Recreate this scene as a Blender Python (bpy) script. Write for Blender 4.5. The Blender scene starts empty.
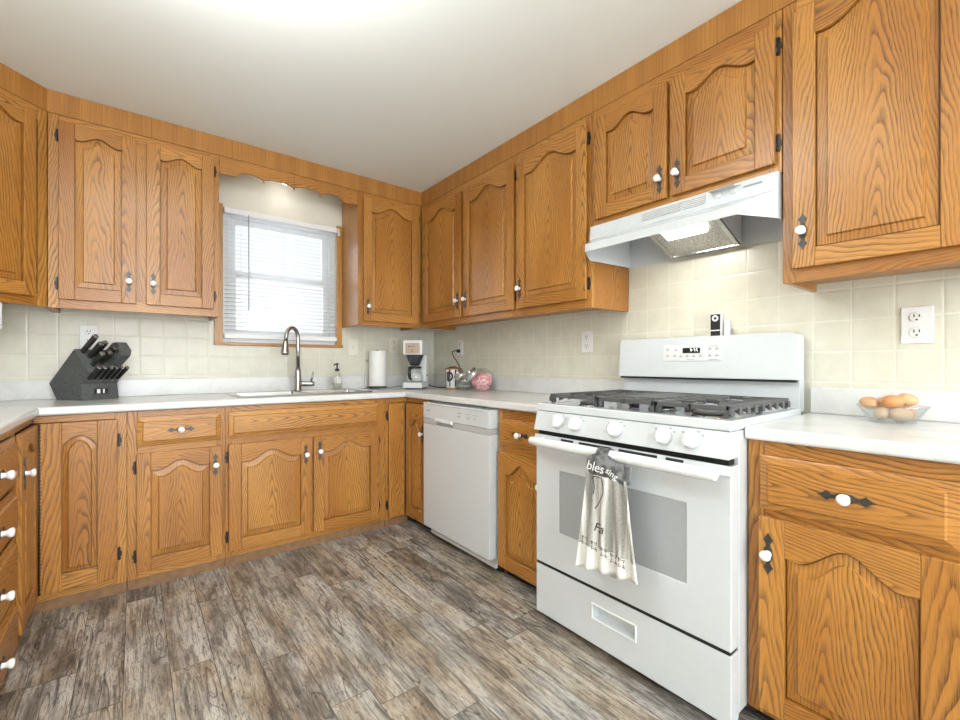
import bpy, bmesh, math, random
from mathutils import Vector, Matrix
PI = math.pi
R = random.Random(7)
SC = bpy.context.scene
COL = SC.collection

# ------------------------------------------------------------------ camera, world, lights, exposure
cam = bpy.data.cameras.new('camera')
cam.sensor_width = 36.0
cam.lens = 439.5 / 960 * 36.0
cam.shift_y = -(360 - 364.2) / 960.0
cam.clip_start = 0.02
camo = bpy.data.objects.new('camera', cam)
camo.location = (-2.1043, -3.3467, 1.1051)
camo.rotation_euler = (PI / 2, 0, -math.radians(38.1))
COL.objects.link(camo)
SC.camera = camo

SC.view_settings.view_transform = 'Standard'
SC.view_settings.look = 'None'
SC.view_settings.gamma = 1.0
SC.view_settings.use_curve_mapping = False
SC.view_settings.exposure = 0.26

world = bpy.data.worlds.new('sky')
SC.world = world
world.use_nodes = True
bg = world.node_tree.nodes['Background']
bg.inputs['Color'].default_value = (0.92, 0.96, 1.0, 1)
bg.inputs['Strength'].default_value = 1.0


def area(name, loc, rot, sx, sy, power, col=(1, 1, 1)):
    l = bpy.data.lights.new(name, 'AREA')
    l.shape = 'RECTANGLE'
    l.size, l.size_y, l.energy, l.color = sx, sy, power, col
    o = bpy.data.objects.new(name, l)
    o.location, o.rotation_euler = loc, rot
    COL.objects.link(o)
    return o


# fill light from two windows added behind the camera; daylight by the sink window
area('window_area_light', (-2.15, -6.15, 1.3), (PI / 2, 0, 0), 1.3, 1.9, 68, (.93, .97, 1))
area('window_area_light', (-0.75, -6.15, 1.3), (PI / 2, 0, 0), 1.3, 1.9, 40, (.93, .97, 1))
area('window_area_light', (-1.267, 0.25, 1.70), (-PI / 2, 0, 0), .74, .86, 3.5, (.93, .96, 1))
# bowl lamps added out of view to brighten the room, mostly upwards
area('added_bowl_uplight', (-2.1, -2.25, 2.09), (PI, 0, 0), .36, .36, 31, (.95, .97, 1))
area('added_bowl_uplight', (-1.7, -4.8, 2.09), (PI, 0, 0), .36, .36, 36, (.95, .97, 1))
area('added_bowl_glow', (-2.1, -2.25, 1.98), (0, 0, 0), .30, .30, 7, (.97, .98, 1))

# ------------------------------------------------------------------ materials


def nodes(name):
    m = bpy.data.materials.new(name)
    m.use_nodes = True
    nt = m.node_tree
    b = nt.nodes['Principled BSDF']
    return m, nt, b


def N(nt, typ, ins=None, **props):
    n = nt.nodes.new(typ)
    for k, v in props.items():
        setattr(n, k, v)
    if ins:
        for k, v in ins.items():
            if isinstance(v, bpy.types.NodeSocket):
                nt.links.new(v, n.inputs[k])
            else:
                n.inputs[k].default_value = v
    return n


def math_(nt, op, a, b=None, c=None, clamp=False):
    n = nt.nodes.new('ShaderNodeMath')
    n.operation = op
    n.use_clamp = clamp
    for i, v in enumerate((a, b, c)):
        if v is None:
            continue
        if isinstance(v, bpy.types.NodeSocket):
            nt.links.new(v, n.inputs[i])
        else:
            n.inputs[i].default_value = v
    return n.outputs[0]


def ramp(nt, fac, stops, interp='LINEAR'):
    n = nt.nodes.new('ShaderNodeValToRGB')
    n.color_ramp.interpolation = interp
    el = n.color_ramp.elements
    while len(el) < len(stops):
        el.new(0.5)
    for e, (p, c) in zip(el, stops):
        e.position = p
        e.color = (c[0], c[1], c[2], 1) if not isinstance(c, (int, float)) else (c, c, c, 1)
    nt.links.new(fac, n.inputs[0])
    return n.outputs[0]


def mixc(nt, fac, a, b, mode='MIX'):
    n = nt.nodes.new('ShaderNodeMix')
    n.data_type = 'RGBA'
    n.blend_type = mode
    for s, v in ((n.inputs[0], fac), (n.inputs[6], a), (n.inputs[7], b)):
        if isinstance(v, bpy.types.NodeSocket):
            nt.links.new(v, s)
        elif isinstance(v, (int, float)):
            s.default_value = v
        else:
            s.default_value = (v[0], v[1], v[2], 1)
    return n.outputs[2]


def bump(nt, b, h, strength=.2, dist=.001):
    n = N(nt, 'ShaderNodeBump', {'Height': h, 'Strength': strength, 'Distance': dist})
    nt.links.new(n.outputs[0], b.inputs['Normal'])


def plain(name, col, rough=.5, metal=0.0, coat=0.0, spec=.5, var=.008):
    m, nt, b = nodes(name)
    tc = N(nt, 'ShaderNodeTexCoord')
    nz = N(nt, 'ShaderNodeTexNoise', {'Vector': tc.outputs['Object'], 'Scale': 35.0, 'Detail': 3.0})
    c2 = tuple(min(1, x * (1 + var)) for x in col)
    c1 = tuple(x * (1 - var) for x in col)
    nt.links.new(ramp(nt, nz.outputs[0], [(.35, c1), (.65, c2)]), b.inputs['Base Color'])
    b.inputs['Roughness'].default_value = rough
    b.inputs['Metallic'].default_value = metal
    b.inputs['Coat Weight'].default_value = coat
    b.inputs['Specular IOR Level'].default_value = spec
    return m


def oak_mat(name, light, mid, dark, straight=False):
    m, nt, b = nodes(name)
    g = N(nt, 'ShaderNodeUVMap', uv_map='G').outputs[0]
    s = N(nt, 'ShaderNodeUVMap', uv_map='S').outputs[0]
    sg = N(nt, 'ShaderNodeSeparateXYZ', {0: g})
    ss = N(nt, 'ShaderNodeSeparateXYZ', {0: s})
    u, v, seed = sg.outputs[0], sg.outputs[1], ss.outputs[0]
    u2 = math_(nt, 'ADD', u, math_(nt, 'MULTIPLY', seed, 3.7))

    def noise(su, sv, detail=2.0, sc=1.0):
        c = N(nt, 'ShaderNodeCombineXYZ', {0: math_(nt, 'MULTIPLY', u2, su), 1: math_(nt, 'MULTIPLY', v, sv), 2: math_(nt, 'MULTIPLY', seed, 13.3)})
        return N(nt, 'ShaderNodeTexNoise', {'Vector': c.outputs[0], 'Scale': sc, 'Detail': detail}).outputs[0]
    n1 = math_(nt, 'SUBTRACT', noise(2.6, 8.0, 2.0), .5)
    n2 = math_(nt, 'SUBTRACT', noise(11.0, 34.0, 2.0), .5)
    n3 = math_(nt, 'SUBTRACT', noise(1.3, 16.0, 1.0), .5)
    vd = math_(nt, 'ADD', v, math_(nt, 'MULTIPLY', n1, .085))
    ku = math_(nt, 'MULTIPLY', u2, 0.03 if straight else 0.125)
    # cathedral grain: hyperbolic growth-ring lines opening along the board
    rr = math_(nt, 'SQRT', math_(nt, 'ADD', math_(nt, 'MULTIPLY', vd, vd), .00010))
    r = math_(nt, 'ADD', math_(nt, 'ADD', rr, ku), math_(nt, 'MULTIPLY', n2, .0075))
    r = math_(nt, 'ADD', r, math_(nt, 'MULTIPLY', n3, .022))
    fq = math_(nt, 'ADD', 62.0, math_(nt, 'MULTIPLY', math_(nt, 'FRACT', math_(nt, 'MULTIPLY', seed, 7.31)), 48.0))
    ring = math_(nt, 'FRACT', math_(nt, 'MULTIPLY', r, fq))
    ringw = ramp(nt, ring, [(0.0, 0.0), (.05, 1.0), (.24, .62), (.55, .05), (1.0, 0.0)])
    patch = ramp(nt, noise(2.2, 13.0, 2.0), [(.34, .40), (.62, 1.0)])
    ringw = math_(nt, 'MULTIPLY', ringw, patch)
    fib = noise(26.0, 520.0, 3.0)
    fine = ramp(nt, fib, [(.46, 0.0), (.58, 1.0)])
    pore = math_(nt, 'MULTIPLY', fine, math_(nt, 'ADD', .22, math_(nt, 'MULTIPLY', ringw, .78)))
    tone = noise(1.1, 4.0, 1.0)
    base = mixc(nt, ramp(nt, tone, [(.3, 0.0), (.7, 1.0)]), mid, light)
    c = mixc(nt, math_(nt, 'MULTIPLY', ringw, .82), base, dark)
    c = mixc(nt, math_(nt, 'MULTIPLY', pore, .72), c, tuple(x * .50 for x in dark))
    nt.links.new(c, b.inputs['Base Color'])
    b.inputs['Roughness'].default_value = .34
    b.inputs['Specular IOR Level'].default_value = .45
    b.inputs['Coat Weight'].default_value = .25
    b.inputs['Coat Roughness'].default_value = .2
    bump(nt, b, math_(nt, 'SUBTRACT', 1.0, pore), .12, .0006)
    return m


OAK = oak_mat('honey_oak', (.560, .262, .056), (.395, .152, .023), (.128, .050, .015))
OAK_S = oak_mat('oak_straight', (.545, .280, .078), (.460, .210, .048), (.250, .112, .032), True)


def soffit_mat():
    m, nt, b = nodes('soffit_veneer')
    g = N(nt, 'ShaderNodeUVMap', uv_map='G').outputs[0]
    sg = N(nt, 'ShaderNodeSeparateXYZ', {0: g})
    u, v = sg.outputs[0], sg.outputs[1]
    c = N(nt, 'ShaderNodeCombineXYZ', {0: math_(nt, 'MULTIPLY', u, 3.0), 1: math_(nt, 'MULTIPLY', v, 170.0), 2: 0.0})
    st = N(nt, 'ShaderNodeTexNoise', {'Vector': c.outputs[0], 'Scale': 1.0, 'Detail': 4.0}).outputs[0]
    c2 = N(nt, 'ShaderNodeCombineXYZ', {0: 0.0, 1: math_(nt, 'MULTIPLY', v, 14.0), 2: 3.0})
    pl = N(nt, 'ShaderNodeTexNoise', {'Vector': c2.outputs[0], 'Scale': 1.0, 'Detail': 0.0}).outputs[0]
    base = mixc(nt, ramp(nt, pl, [(.35, 0.0), (.65, 1.0)]), (.36, .155, .030), (.45, .205, .044))
    cc = mixc(nt, math_(nt, 'MULTIPLY', ramp(nt, st, [(.42, 0.0), (.66, 1.0)]), .55), base, (.235, .088, .020))
    k = math_(nt, 'FRACT', math_(nt, 'ADD', math_(nt, 'MULTIPLY', v, 5.1), math_(nt, 'MULTIPLY', pl, .9)))
    ln = ramp(nt, k, [(0, 1.0), (.012, 1.0), (.02, 0.0)])
    cc = mixc(nt, math_(nt, 'MULTIPLY', ln, .6), cc, (.14, .05, .012))
    nt.links.new(cc, b.inputs['Base Color'])
    b.inputs['Roughness'].default_value = .4
    return m


SOFFIT = soffit_mat()


def floor_mat():
    m, nt, b = nodes('vinyl_plank_floor')
    tc = N(nt, 'ShaderNodeTexCoord').outputs['Object']
    sx = N(nt, 'ShaderNodeSeparateXYZ', {0: tc})
    x, y = sx.outputs[0], sx.outputs[1]
    xs = math_(nt, 'ADD', x, 2.137 + 13.2)
    W = .132
    row = math_(nt, 'FLOOR', math_(nt, 'DIVIDE', xs, W))
    fx = math_(nt, 'FRACT', math_(nt, 'DIVIDE', xs, W))
    off = N(nt, 'ShaderNodeTexWhiteNoise', {'W': row}, noise_dimensions='1D').outputs[0]
    yl = math_(nt, 'ADD', math_(nt, 'DIVIDE', y, 1.05), math_(nt, 'ADD', math_(nt, 'MULTIPLY', off, 5.0), 20.0))
    pid = math_(nt, 'FLOOR', yl)
    fy = math_(nt, 'FRACT', yl)
    cid = N(nt, 'ShaderNodeCombineXYZ', {0: row, 1: pid, 2: 0.0})
    rnd = N(nt, 'ShaderNodeTexWhiteNoise', {'Vector': cid.outputs[0]}, noise_dimensions='3D')
    rv = rnd.outputs[0]

    def noise(kx, ky, kz, detail, rough=.5, dist=0.0):
        c = N(nt, 'ShaderNodeCombineXYZ', {0: math_(nt, 'MULTIPLY', x, kx), 1: math_(nt, 'MULTIPLY', y, ky), 2: math_(nt, 'MULTIPLY', rv, kz)})
        return N(nt, 'ShaderNodeTexNoise', {'Vector': c.outputs[0], 'Scale': 1.0, 'Detail': detail, 'Roughness': rough, 'Distortion': dist}).outputs[0]
    blot = noise(10, 3.2, 41, 6.0, .68)
    hue = noise(6, 2.2, 29, 3.0, .6)
    streak = noise(85, 5.5, 37, 7.0, .75, .35)
    streak2 = noise(30, 2.6, 11, 6.0, .72, .5)
    fine = noise(300, 26, 31, 4.0, .65)
    tick = noise(120, 40, 47, 4.0, .6)
    tone = math_(nt, 'ADD', math_(nt, 'MULTIPLY', rv, .14), math_(nt, 'MULTIPLY', blot, .90))
    grey = ramp(nt, tone, [(.36, (.160, .145, .130)), (.47, (.325, .302, .275)), (.58, (.470, .445, .412)), (.76, (.60, .578, .545))])
    tan = ramp(nt, tone, [(.36, (.140, .105, .075)), (.47, (.300, .235, .172)), (.58, (.450, .375, .290)), (.76, (.570, .500, .410))])
    base = mixc(nt, ramp(nt, hue, [(.40, 0.0), (.60, 1.0)]), grey, tan)
    c = mixc(nt, math_(nt, 'MULTIPLY', ramp(nt, streak2, [(.52, 0.0), (.62, 1.0)]), .55), base, (.085, .070, .060))
    c = mixc(nt, math_(nt, 'MULTIPLY', ramp(nt, streak, [(.51, 0.0), (.58, 1.0)]), .60), c, (.060, .050, .044))
    c = mixc(nt, math_(nt, 'MULTIPLY', ramp(nt, streak, [(.34, 1.0), (.44, 0.0)]), .45), c, (.60, .56, .51))
    c = mixc(nt, math_(nt, 'MULTIPLY', ramp(nt, fine, [(.52, 0.0), (.60, 1.0)]), .45), c, (.050, .043, .038))
    c = mixc(nt, math_(nt, 'MULTIPLY', ramp(nt, tick, [(.62, 0.0), (.66, 1.0)]), .70), c, (.030, .026, .023))
    # growth ring lines and knots
    cx = N(nt, 'ShaderNodeCombineXYZ', {0: math_(nt, 'MULTIPLY', x, 11.0), 1: math_(nt, 'MULTIPLY', y, 1.7), 2: math_(nt, 'MULTIPLY', rv, 17.0)})
    kn = N(nt, 'ShaderNodeTexNoise', {'Vector': cx.outputs[0], 'Scale': 1.0, 'Detail': 1.5}).outputs[0]
    rl = math_(nt, 'FRACT', math_(nt, 'MULTIPLY', kn, 15.0))
    rm = math_(nt, 'MULTIPLY', ramp(nt, rl, [(0, 0.0), (.08, 1.0), (.30, 0.0), (1, 0.0)]), ramp(nt, kn, [(.50, 0.0), (.60, 1.0)]))
    c = mixc(nt, math_(nt, 'MULTIPLY', rm, .75), c, (.035, .028, .023))
    # joints between planks
    ex = math_(nt, 'MINIMUM', fx, math_(nt, 'SUBTRACT', 1.0, fx))
    ey = math_(nt, 'MINIMUM', fy, math_(nt, 'SUBTRACT', 1.0, fy))
    gap = math_(nt, 'MAXIMUM', math_(nt, 'LESS_THAN', ex, .010), math_(nt, 'LESS_THAN', ey, .0013))
    c = mixc(nt, math_(nt, 'MULTIPLY', gap, .75), c, (.025, .020, .017))
    nt.links.new(c, b.inputs['Base Color'])
    b.inputs['Roughness'].default_value = .42
    b.inputs['Specular IOR Level'].default_value = .4
    h = math_(nt, 'SUBTRACT', math_(nt, 'MULTIPLY', fine, -.4), gap)
    bump(nt, b, h, .3, .001)
    return m


def tile_mat():
    m, nt, b = nodes('cream_tile_board')
    tc = N(nt, 'ShaderNodeTexCoord').outputs['Object']
    sx = N(nt, 'ShaderNodeSeparateXYZ', {0: tc})
    h = math_(nt, 'ADD', sx.outputs[0], sx.outputs[1])
    S = .1185

    def cell(v, ph, s=S):
        f = math_(nt, 'FRACT', math_(nt, 'DIVIDE', math_(nt, 'ADD', v, ph + s * 60), s))
        return math_(nt, 'MULTIPLY', math_(nt, 'MINIMUM', f, math_(nt, 'SUBTRACT', 1.0, f)), s)
    geo = N(nt, 'ShaderNodeNewGeometry')
    # lines on the back wall run by x, on the right wall by y
    nx = math_(nt, 'ABSOLUTE', N(nt, 'ShaderNodeSeparateXYZ', {0: geo.outputs['True Normal']}).outputs[0])
    side = math_(nt, 'GREATER_THAN', nx, .5)
    ex = cell(sx.outputs[0], 2.44)
    ey = cell(sx.outputs[1], 2.795)
    eh = math_(nt, 'ADD', math_(nt, 'MULTIPLY', side, ey), math_(nt, 'MULTIPLY', math_(nt, 'SUBTRACT', 1.0, side), ex))
    ez = cell(sx.outputs[2], -1.154, .1165)
    e = math_(nt, 'MINIMUM', eh, ez)
    g = ramp(nt, e, [(0.0, 1.0), (.0016, 1.0), (.0034, 0.0)])
    rnd = N(nt, 'ShaderNodeTexNoise', {'Vector': tc, 'Scale': 11.0, 'Detail': 4.0, 'Roughness': .6}).outputs[0]
    base = ramp(nt, rnd, [(.3, (.625, .61, .515)), (.7, (.70, .685, .585))])
    c = mixc(nt, math_(nt, 'MULTIPLY', g, .55), base, (.84, .825, .74))
    nt.links.new(c, b.inputs['Base Color'])
    b.inputs['Roughness'].default_value = .28
    hh = math_(nt, 'ADD', math_(nt, 'MULTIPLY', ramp(nt, e, [(0.0, 0.0), (.006, 1.0)]), 1.0), math_(nt, 'MULTIPLY', rnd, 1.1))
    bump(nt, b, hh, .5, .002)
    return m


def counter_mat():
    m, nt, b = nodes('white_laminate')
    tc = N(nt, 'ShaderNodeTexCoord').outputs['Object']
    n1 = N(nt, 'ShaderNodeTexNoise', {'Vector': tc, 'Scale': 5.0, 'Detail': 6.0, 'Roughness': .65, 'Distortion': 1.2}).outputs[0]
    n2 = N(nt, 'ShaderNodeTexNoise', {'Vector': tc, 'Scale': 220.0, 'Detail': 2.0}).outputs[0]
    c = ramp(nt, n1, [(.3, (.63, .635, .63)), (.55, (.73, .735, .73)), (.75, (.68, .685, .68))])
    c = mixc(nt, math_(nt, 'MULTIPLY', ramp(nt, n2, [(.55, 0.0), (.7, 1.0)]), .2), c, (.55, .55, .54))
    nt.links.new(c, b.inputs['Base Color'])
    b.inputs['Roughness'].default_value = .22
    return m


def paint_mat(name, col, sc=160, st=.08, rough=.7):
    m, nt, b = nodes(name)
    tc = N(nt, 'ShaderNodeTexCoord').outputs['Object']
    n = N(nt, 'ShaderNodeTexNoise', {'Vector': tc, 'Scale': sc, 'Detail': 3.0}).outputs[0]
    nt.links.new(ramp(nt, n, [(.3, tuple(x * .97 for x in col)), (.7, col)]), b.inputs['Base Color'])
    b.inputs['Roughness'].default_value = rough
    bump(nt, b, n, st, .002)
    return m


def brushed(name, col, rough):
    m, nt, b = nodes(name)
    tc = N(nt, 'ShaderNodeTexCoord').outputs['Object']
    mp = N(nt, 'ShaderNodeMapping', {'Vector': tc, 'Scale': (8, 260, 260)})
    n = N(nt, 'ShaderNodeTexNoise', {'Vector': mp.outputs[0], 'Scale': 1.0, 'Detail': 2.0}).outputs[0]
    nt.links.new(ramp(nt, n, [(.3, tuple(x * .88 for x in col)), (.7, col)]), b.inputs['Base Color'])
    b.inputs['Metallic'].default_value = 1.0
    b.inputs['Roughness'].default_value = rough
    return m


def glass_mat(name, tint=(1, 1, 1), refl=.10):
    m, nt, b = nodes(name)
    nt.nodes.remove(b)
    out = nt.nodes['Material Output']
    tr = N(nt, 'ShaderNodeBsdfTransparent', {'Color': (*tint, 1)})
    gl = N(nt, 'ShaderNodeBsdfGlossy', {'Roughness': .03})
    lw = N(nt, 'ShaderNodeLayerWeight', {'Blend': .25})
    f = math_(nt, 'ADD', math_(nt, 'MULTIPLY', lw.outputs['Facing'], .55), refl, clamp=True)
    mx = N(nt, 'ShaderNodeMixShader', {0: f, 1: tr.outputs[0], 2: gl.outputs[0]})
    nt.links.new(mx.outputs[0], out.inputs[0])
    return m


def emit_mat(name, col, st):
    m, nt, b = nodes(name)
    b.inputs['Base Color'].default_value = (*col, 1)
    b.inputs['Emission Color'].default_value = (*col, 1)
    b.inputs['Emission Strength'].default_value = st
    return m


def fabric_mat(name, c1, c2, sc=60.0):
    m, nt, b = nodes(name)
    tc = N(nt, 'ShaderNodeTexCoord').outputs['Object']
    n = N(nt, 'ShaderNodeTexNoise', {'Vector': tc, 'Scale': sc, 'Detail': 4.0}).outputs[0]
    wv = N(nt, 'ShaderNodeTexNoise', {'Vector': tc, 'Scale': 500.0, 'Detail': 1.0}).outputs[0]
    nt.links.new(ramp(nt, n, [(.42, c1), (.58, c2)]), b.inputs['Base Color'])
    b.inputs['Roughness'].default_value = .95
    bump(nt, b, wv, .3, .001)
    return m


def towel_mat():
    m, nt, b = nodes('striped_towel')
    tc = N(nt, 'ShaderNodeTexCoord').outputs['Object']
    sx = N(nt, 'ShaderNodeSeparateXYZ', {0: tc})
    n = N(nt, 'ShaderNodeTexNoise', {'Vector': tc, 'Scale': 300.0, 'Detail': 2.0}).outputs[0]
    mp = N(nt, 'ShaderNodeMapping', {'Vector': tc, 'Scale': (2, 38, 1.5)})
    n2 = N(nt, 'ShaderNodeTexNoise', {'Vector': mp.outputs[0], 'Scale': 1.0, 'Detail': 1.0}).outputs[0]
    band = math_(nt, 'GREATER_THAN', sx.outputs[2], .088)
    k = math_(nt, 'MULTIPLY', band, ramp(nt, n2, [(.42, 0.0), (.54, .85)]))
    c = mixc(nt, k, (.80, .79, .76), (.27, .26, .235))
    c = mixc(nt, math_(nt, 'MULTIPLY', ramp(nt, n, [(.5, 0.0), (.62, 1.0)]), math_(nt, 'MULTIPLY', k, .6)), c, (.12, .11, .1))
    nt.links.new(c, b.inputs['Base Color'])
    b.inputs['Roughness'].default_value = .95
    bump(nt, b, n, .25, .001)
    return m


def filter_mat():
    m, nt, b = nodes('mesh_filter')
    tc = N(nt, 'ShaderNodeTexCoord').outputs['Object']
    v = N(nt, 'ShaderNodeTexVoronoi', {'Vector': tc, 'Scale': 190.0}).outputs[0]
    nt.links.new(ramp(nt, v, [(.1, (.10, .10, .09)), (.6, (.52, .51, .47))]), b.inputs['Base Color'])
    b.inputs['Metallic'].default_value = .5
    b.inputs['Roughness'].default_value = .45
    return m


FLOOR = floor_mat()
TILE = tile_mat()
COUNTER = counter_mat()
CEIL = paint_mat('ceiling_paint', (.80, .83, .80), 220, .15)
WALL = paint_mat('cream_wall_paint', (.76, .735, .64), 120, .05)
TOE = plain('toe_board', (.235, .130, .062), .6, var=.12)
BLACKTOE = plain('black_kick', (.012, .012, .012), .6)
ENAMEL = plain('white_enamel', (.64, .675, .705), .16, coat=.3)
WPLAST = plain('white_plastic', (.73, .74, .745), .3)
HANDLEW = plain('white_handle', (.77, .785, .795), .22)
GREYPL = plain('grey_strip', (.48, .49, .50), .35)
GAP = plain('black_gap', (.01, .01, .01), .7)
IRON = plain('cast_iron', (.085, .086, .088), .42)
PEWTER = plain('antique_pewter', (.085, .080, .072), .42, metal=.7)
BLACKMET = plain('black_hinge_metal', (.022, .021, .020), .35, metal=.3)
CERAMIC = plain('white_ceramic', (.86, .86, .84), .10, coat=.4)
STEEL = brushed('brushed_steel', (.46, .46, .45), .25)
NICKEL = brushed('brushed_nickel', (.50, .49, .47), .27)
CHROME = plain('chrome', (.74, .75, .76), .16, metal=.85)
BLACKPL = plain('black_plastic', (.018, .018, .019), .35)
BLACKGL = plain('black_glass', (.010, .010, .012), .08)
SMOKE = plain('dark_smoked_plastic', (.045, .046, .05), .12)
TAUPE = plain('taupe_panel', (.43, .34, .28), .4)
OVENGL = plain('oven_glass', (.36, .375, .385), .10)
BLIND = plain('blind_vinyl', (.84, .85, .86), .4)
VINYL = plain('window_vinyl', (.80, .82, .84), .35)
OUTL = plain('outlet_white', (.80, .80, .80), .3)
OUTC = plain('outlet_cream', (.78, .76, .66), .3)
BLOCK = fabric_mat('charcoal_block', (.062, .066, .066), (.135, .140, .138), 260)
PAPER = plain('paper_towel', (.87, .87, .86), .9)
GLASS = glass_mat('clear_glass', (.97, .98, .98), .05)
PANE = glass_mat('window_glass', (.97, .98, 1.0), .03)
BOWLG = glass_mat('bowl_glass', (.93, .95, .95), .07)
SOAP = glass_mat('clear_bottle', (.93, .94, .92), .08)
EGG1 = plain('brown_egg', (.60, .27, .10), .42)
EGG2 = plain('tan_egg', (.66, .38, .20), .42)
EGG3 = plain('pale_egg', (.69, .47, .30), .42)
PINK = plain('pink_paper', (.80, .27, .30), .6)
PINKW = plain('pale_pink_paper', (.85, .60, .60), .6)
TEA = plain('grey_green_foil', (.16, .18, .14), .35, metal=.4)
COPPER = plain('copper_rim', (.55, .26, .12), .3, metal=.9)
TOWEL = towel_mat()
POTH = fabric_mat('grey_print_cloth', (.075, .077, .080), (.20, .20, .205), 45)
INK = plain('black_ink', (.03, .03, .03), .9)
WHITEINK = plain('white_ink', (.86, .86, .86), .8)
GREYINK = plain('grey_ink', (.33, .34, .35), .6)
LAMP = emit_mat('lamp_lens', (1, .95, .85), 6.0)
DOME = emit_mat('added_lamp_dome', (1, .97, .93), 1.0)  # glow of the added bowl lamps and valance bulb
DIGIT = emit_mat('clock_digits', (.9, .97, 1), 1.0)
FILTER = filter_mat()
CASING = OAK_S

# ------------------------------------------------------------------ mesh builder


class MB:
    """collects faces; every face carries grain UVs (u along the grain, v across) and a seed"""

    def __init__(s):
        s.v, s.f, s.uv, s.sd, s.mi, s.sm = [], [], [], [], [], []
        s.piece(2)

    def piece(s, g=2, o=(0, 0, 0), voff=None, seed=None):
        s.g, s.o = g, o
        s.seed = R.random() * 10 if seed is None else seed
        s.voff = R.choice((-1, 1)) * R.uniform(.02, .07) if voff is None else voff

    def vert(s, p):
        s.v.append(tuple(p))
        return len(s.v) - 1

    def face(s, idx, smooth=False, mi=0):
        P = [Vector(s.v[i]) for i in idx]
        n = Vector((0, 0, 0))
        for i in range(len(P)):
            a, b = P[i], P[(i + 1) % len(P)]
            n += a.cross(b)
        others = [k for k in range(3) if k != s.g]
        k = min(others, key=lambda q: abs(n[q]))
        s.f.append(tuple(idx))
        s.uv.append([(p[s.g] - s.o[s.g], p[k] - s.o[k] + s.voff) for p in P])
        s.sd.append(s.seed)
        s.mi.append(mi)
        s.sm.append(smooth)

    def poly(s, pts, smooth=False, mi=0):
        s.face([s.vert(p) for p in pts], smooth, mi)

    def box(s, x0, x1, y0, y1, z0, z1, g=None, mi=0, voff=None):
        if g is not None:
            s.piece(g, ((x0 + x1) / 2, (y0 + y1) / 2, (z0 + z1) / 2), voff)
        i = [s.vert(p) for p in ((x0, y0, z0), (x1, y0, z0), (x1, y1, z0), (x0, y1, z0), (x0, y0, z1), (x1, y0, z1), (x1, y1, z1), (x0, y1, z1))]
        for q in ((0, 3, 2, 1), (4, 5, 6, 7), (0, 1, 5, 4), (1, 2, 6, 5), (2, 3, 7, 6), (3, 0, 4, 7)):
            s.face([i[k] for k in q], mi=mi)

    def rings(s, loops, closed=True, smooth=True, cap0=False, cap1=False, mi=0):
        L = [[s.vert(p) for p in lp] for lp in loops]
        n = len(L[0])
        for a, b in zip(L, L[1:]):
            for k in range(n if closed else n - 1):
                k2 = (k + 1) % n
                s.face((a[k], a[k2], b[k2], b[k]), smooth, mi)
        if cap0:
            s.face(L[0][::-1], False, mi)
        if cap1:
            s.face(L[-1], False, mi)

    def lathe(s, prof, c=(0, 0, 0), axis=(0, 0, 1), n=24, mi=0, smooth=True):
        """prof: [(radius, distance along the axis)]"""
        A = Vector(axis).normalized()
        t = Vector((1, 0, 0)) if abs(A.x) < .9 else Vector((0, 1, 0))
        X = A.cross(t).normalized()
        Y = A.cross(X)
        C = Vector(c)
        loops = []
        for r, h in prof:
            r = max(r, 1e-5)
            loops.append([C + A * h + (X * math.cos(2 * PI * k / n) + Y * math.sin(2 * PI * k / n)) * r for k in range(n)])
        s.rings(loops, True, smooth, prof[0][0] > 1e-4, prof[-1][0] > 1e-4, mi)

    def tube(s, pts, r, n=10, mi=0, caps=True):
        P = [Vector(p) for p in pts]
        rs = r if isinstance(r, (list, tuple)) else [r] * len(P)
        loops = []
        T0 = (P[1] - P[0]).normalized()
        t = Vector((0, 0, 1)) if abs(T0.z) < .9 else Vector((1, 0, 0))
        X = T0.cross(t).normalized()
        for i, p in enumerate(P):
            T = (P[min(i + 1, len(P) - 1)] - P[max(i - 1, 0)]).normalized()
            X = (X - T * X.dot(T)).normalized()
            Y = T.cross(X)
            loops.append([p + (X * math.cos(2 * PI * k / n) + Y * math.sin(2 * PI * k / n)) * rs[i] for k in range(n)])
        s.rings(loops, True, True, caps, caps, mi)

    def prism(s, pts, d, mi=0, smooth=False):
        """pts: flat outline of 3-D points, extruded along d"""
        d = Vector(d)
        a = [s.vert(p) for p in pts]
        b = [s.vert(Vector(p) + d) for p in pts]
        n = len(a)
        s.face(a[::-1], False, mi)
        s.face(b, False, mi)
        for k in range(n):
            s.face((a[k], a[(k + 1) % n], b[(k + 1) % n], b[k]), smooth, mi)

    def mesh(s, name, mats, off=None):
        me = bpy.data.meshes.new(name)
        V = s.v if off is None else [tuple(Vector(p) - off) for p in s.v]
        me.from_pydata(V, [], s.f)
        u = me.uv_layers.new(name='G')
        w = me.uv_layers.new(name='S')
        li = 0
        for fi, uv in enumerate(s.uv):
            for q in uv:
                u.data[li].uv = q
                w.data[li].uv = (s.sd[fi], 0)
                li += 1
        me.polygons.foreach_set('material_index', s.mi)
        me.polygons.foreach_set('use_smooth', s.sm)
        for m in (mats if isinstance(mats, (list, tuple)) else [mats]):
            me.materials.append(m)
        bm = bmesh.new()
        bm.from_mesh(me)
        bmesh.ops.recalc_face_normals(bm, faces=bm.faces)
        bm.to_mesh(me)
        bm.free()
        return me

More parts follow.
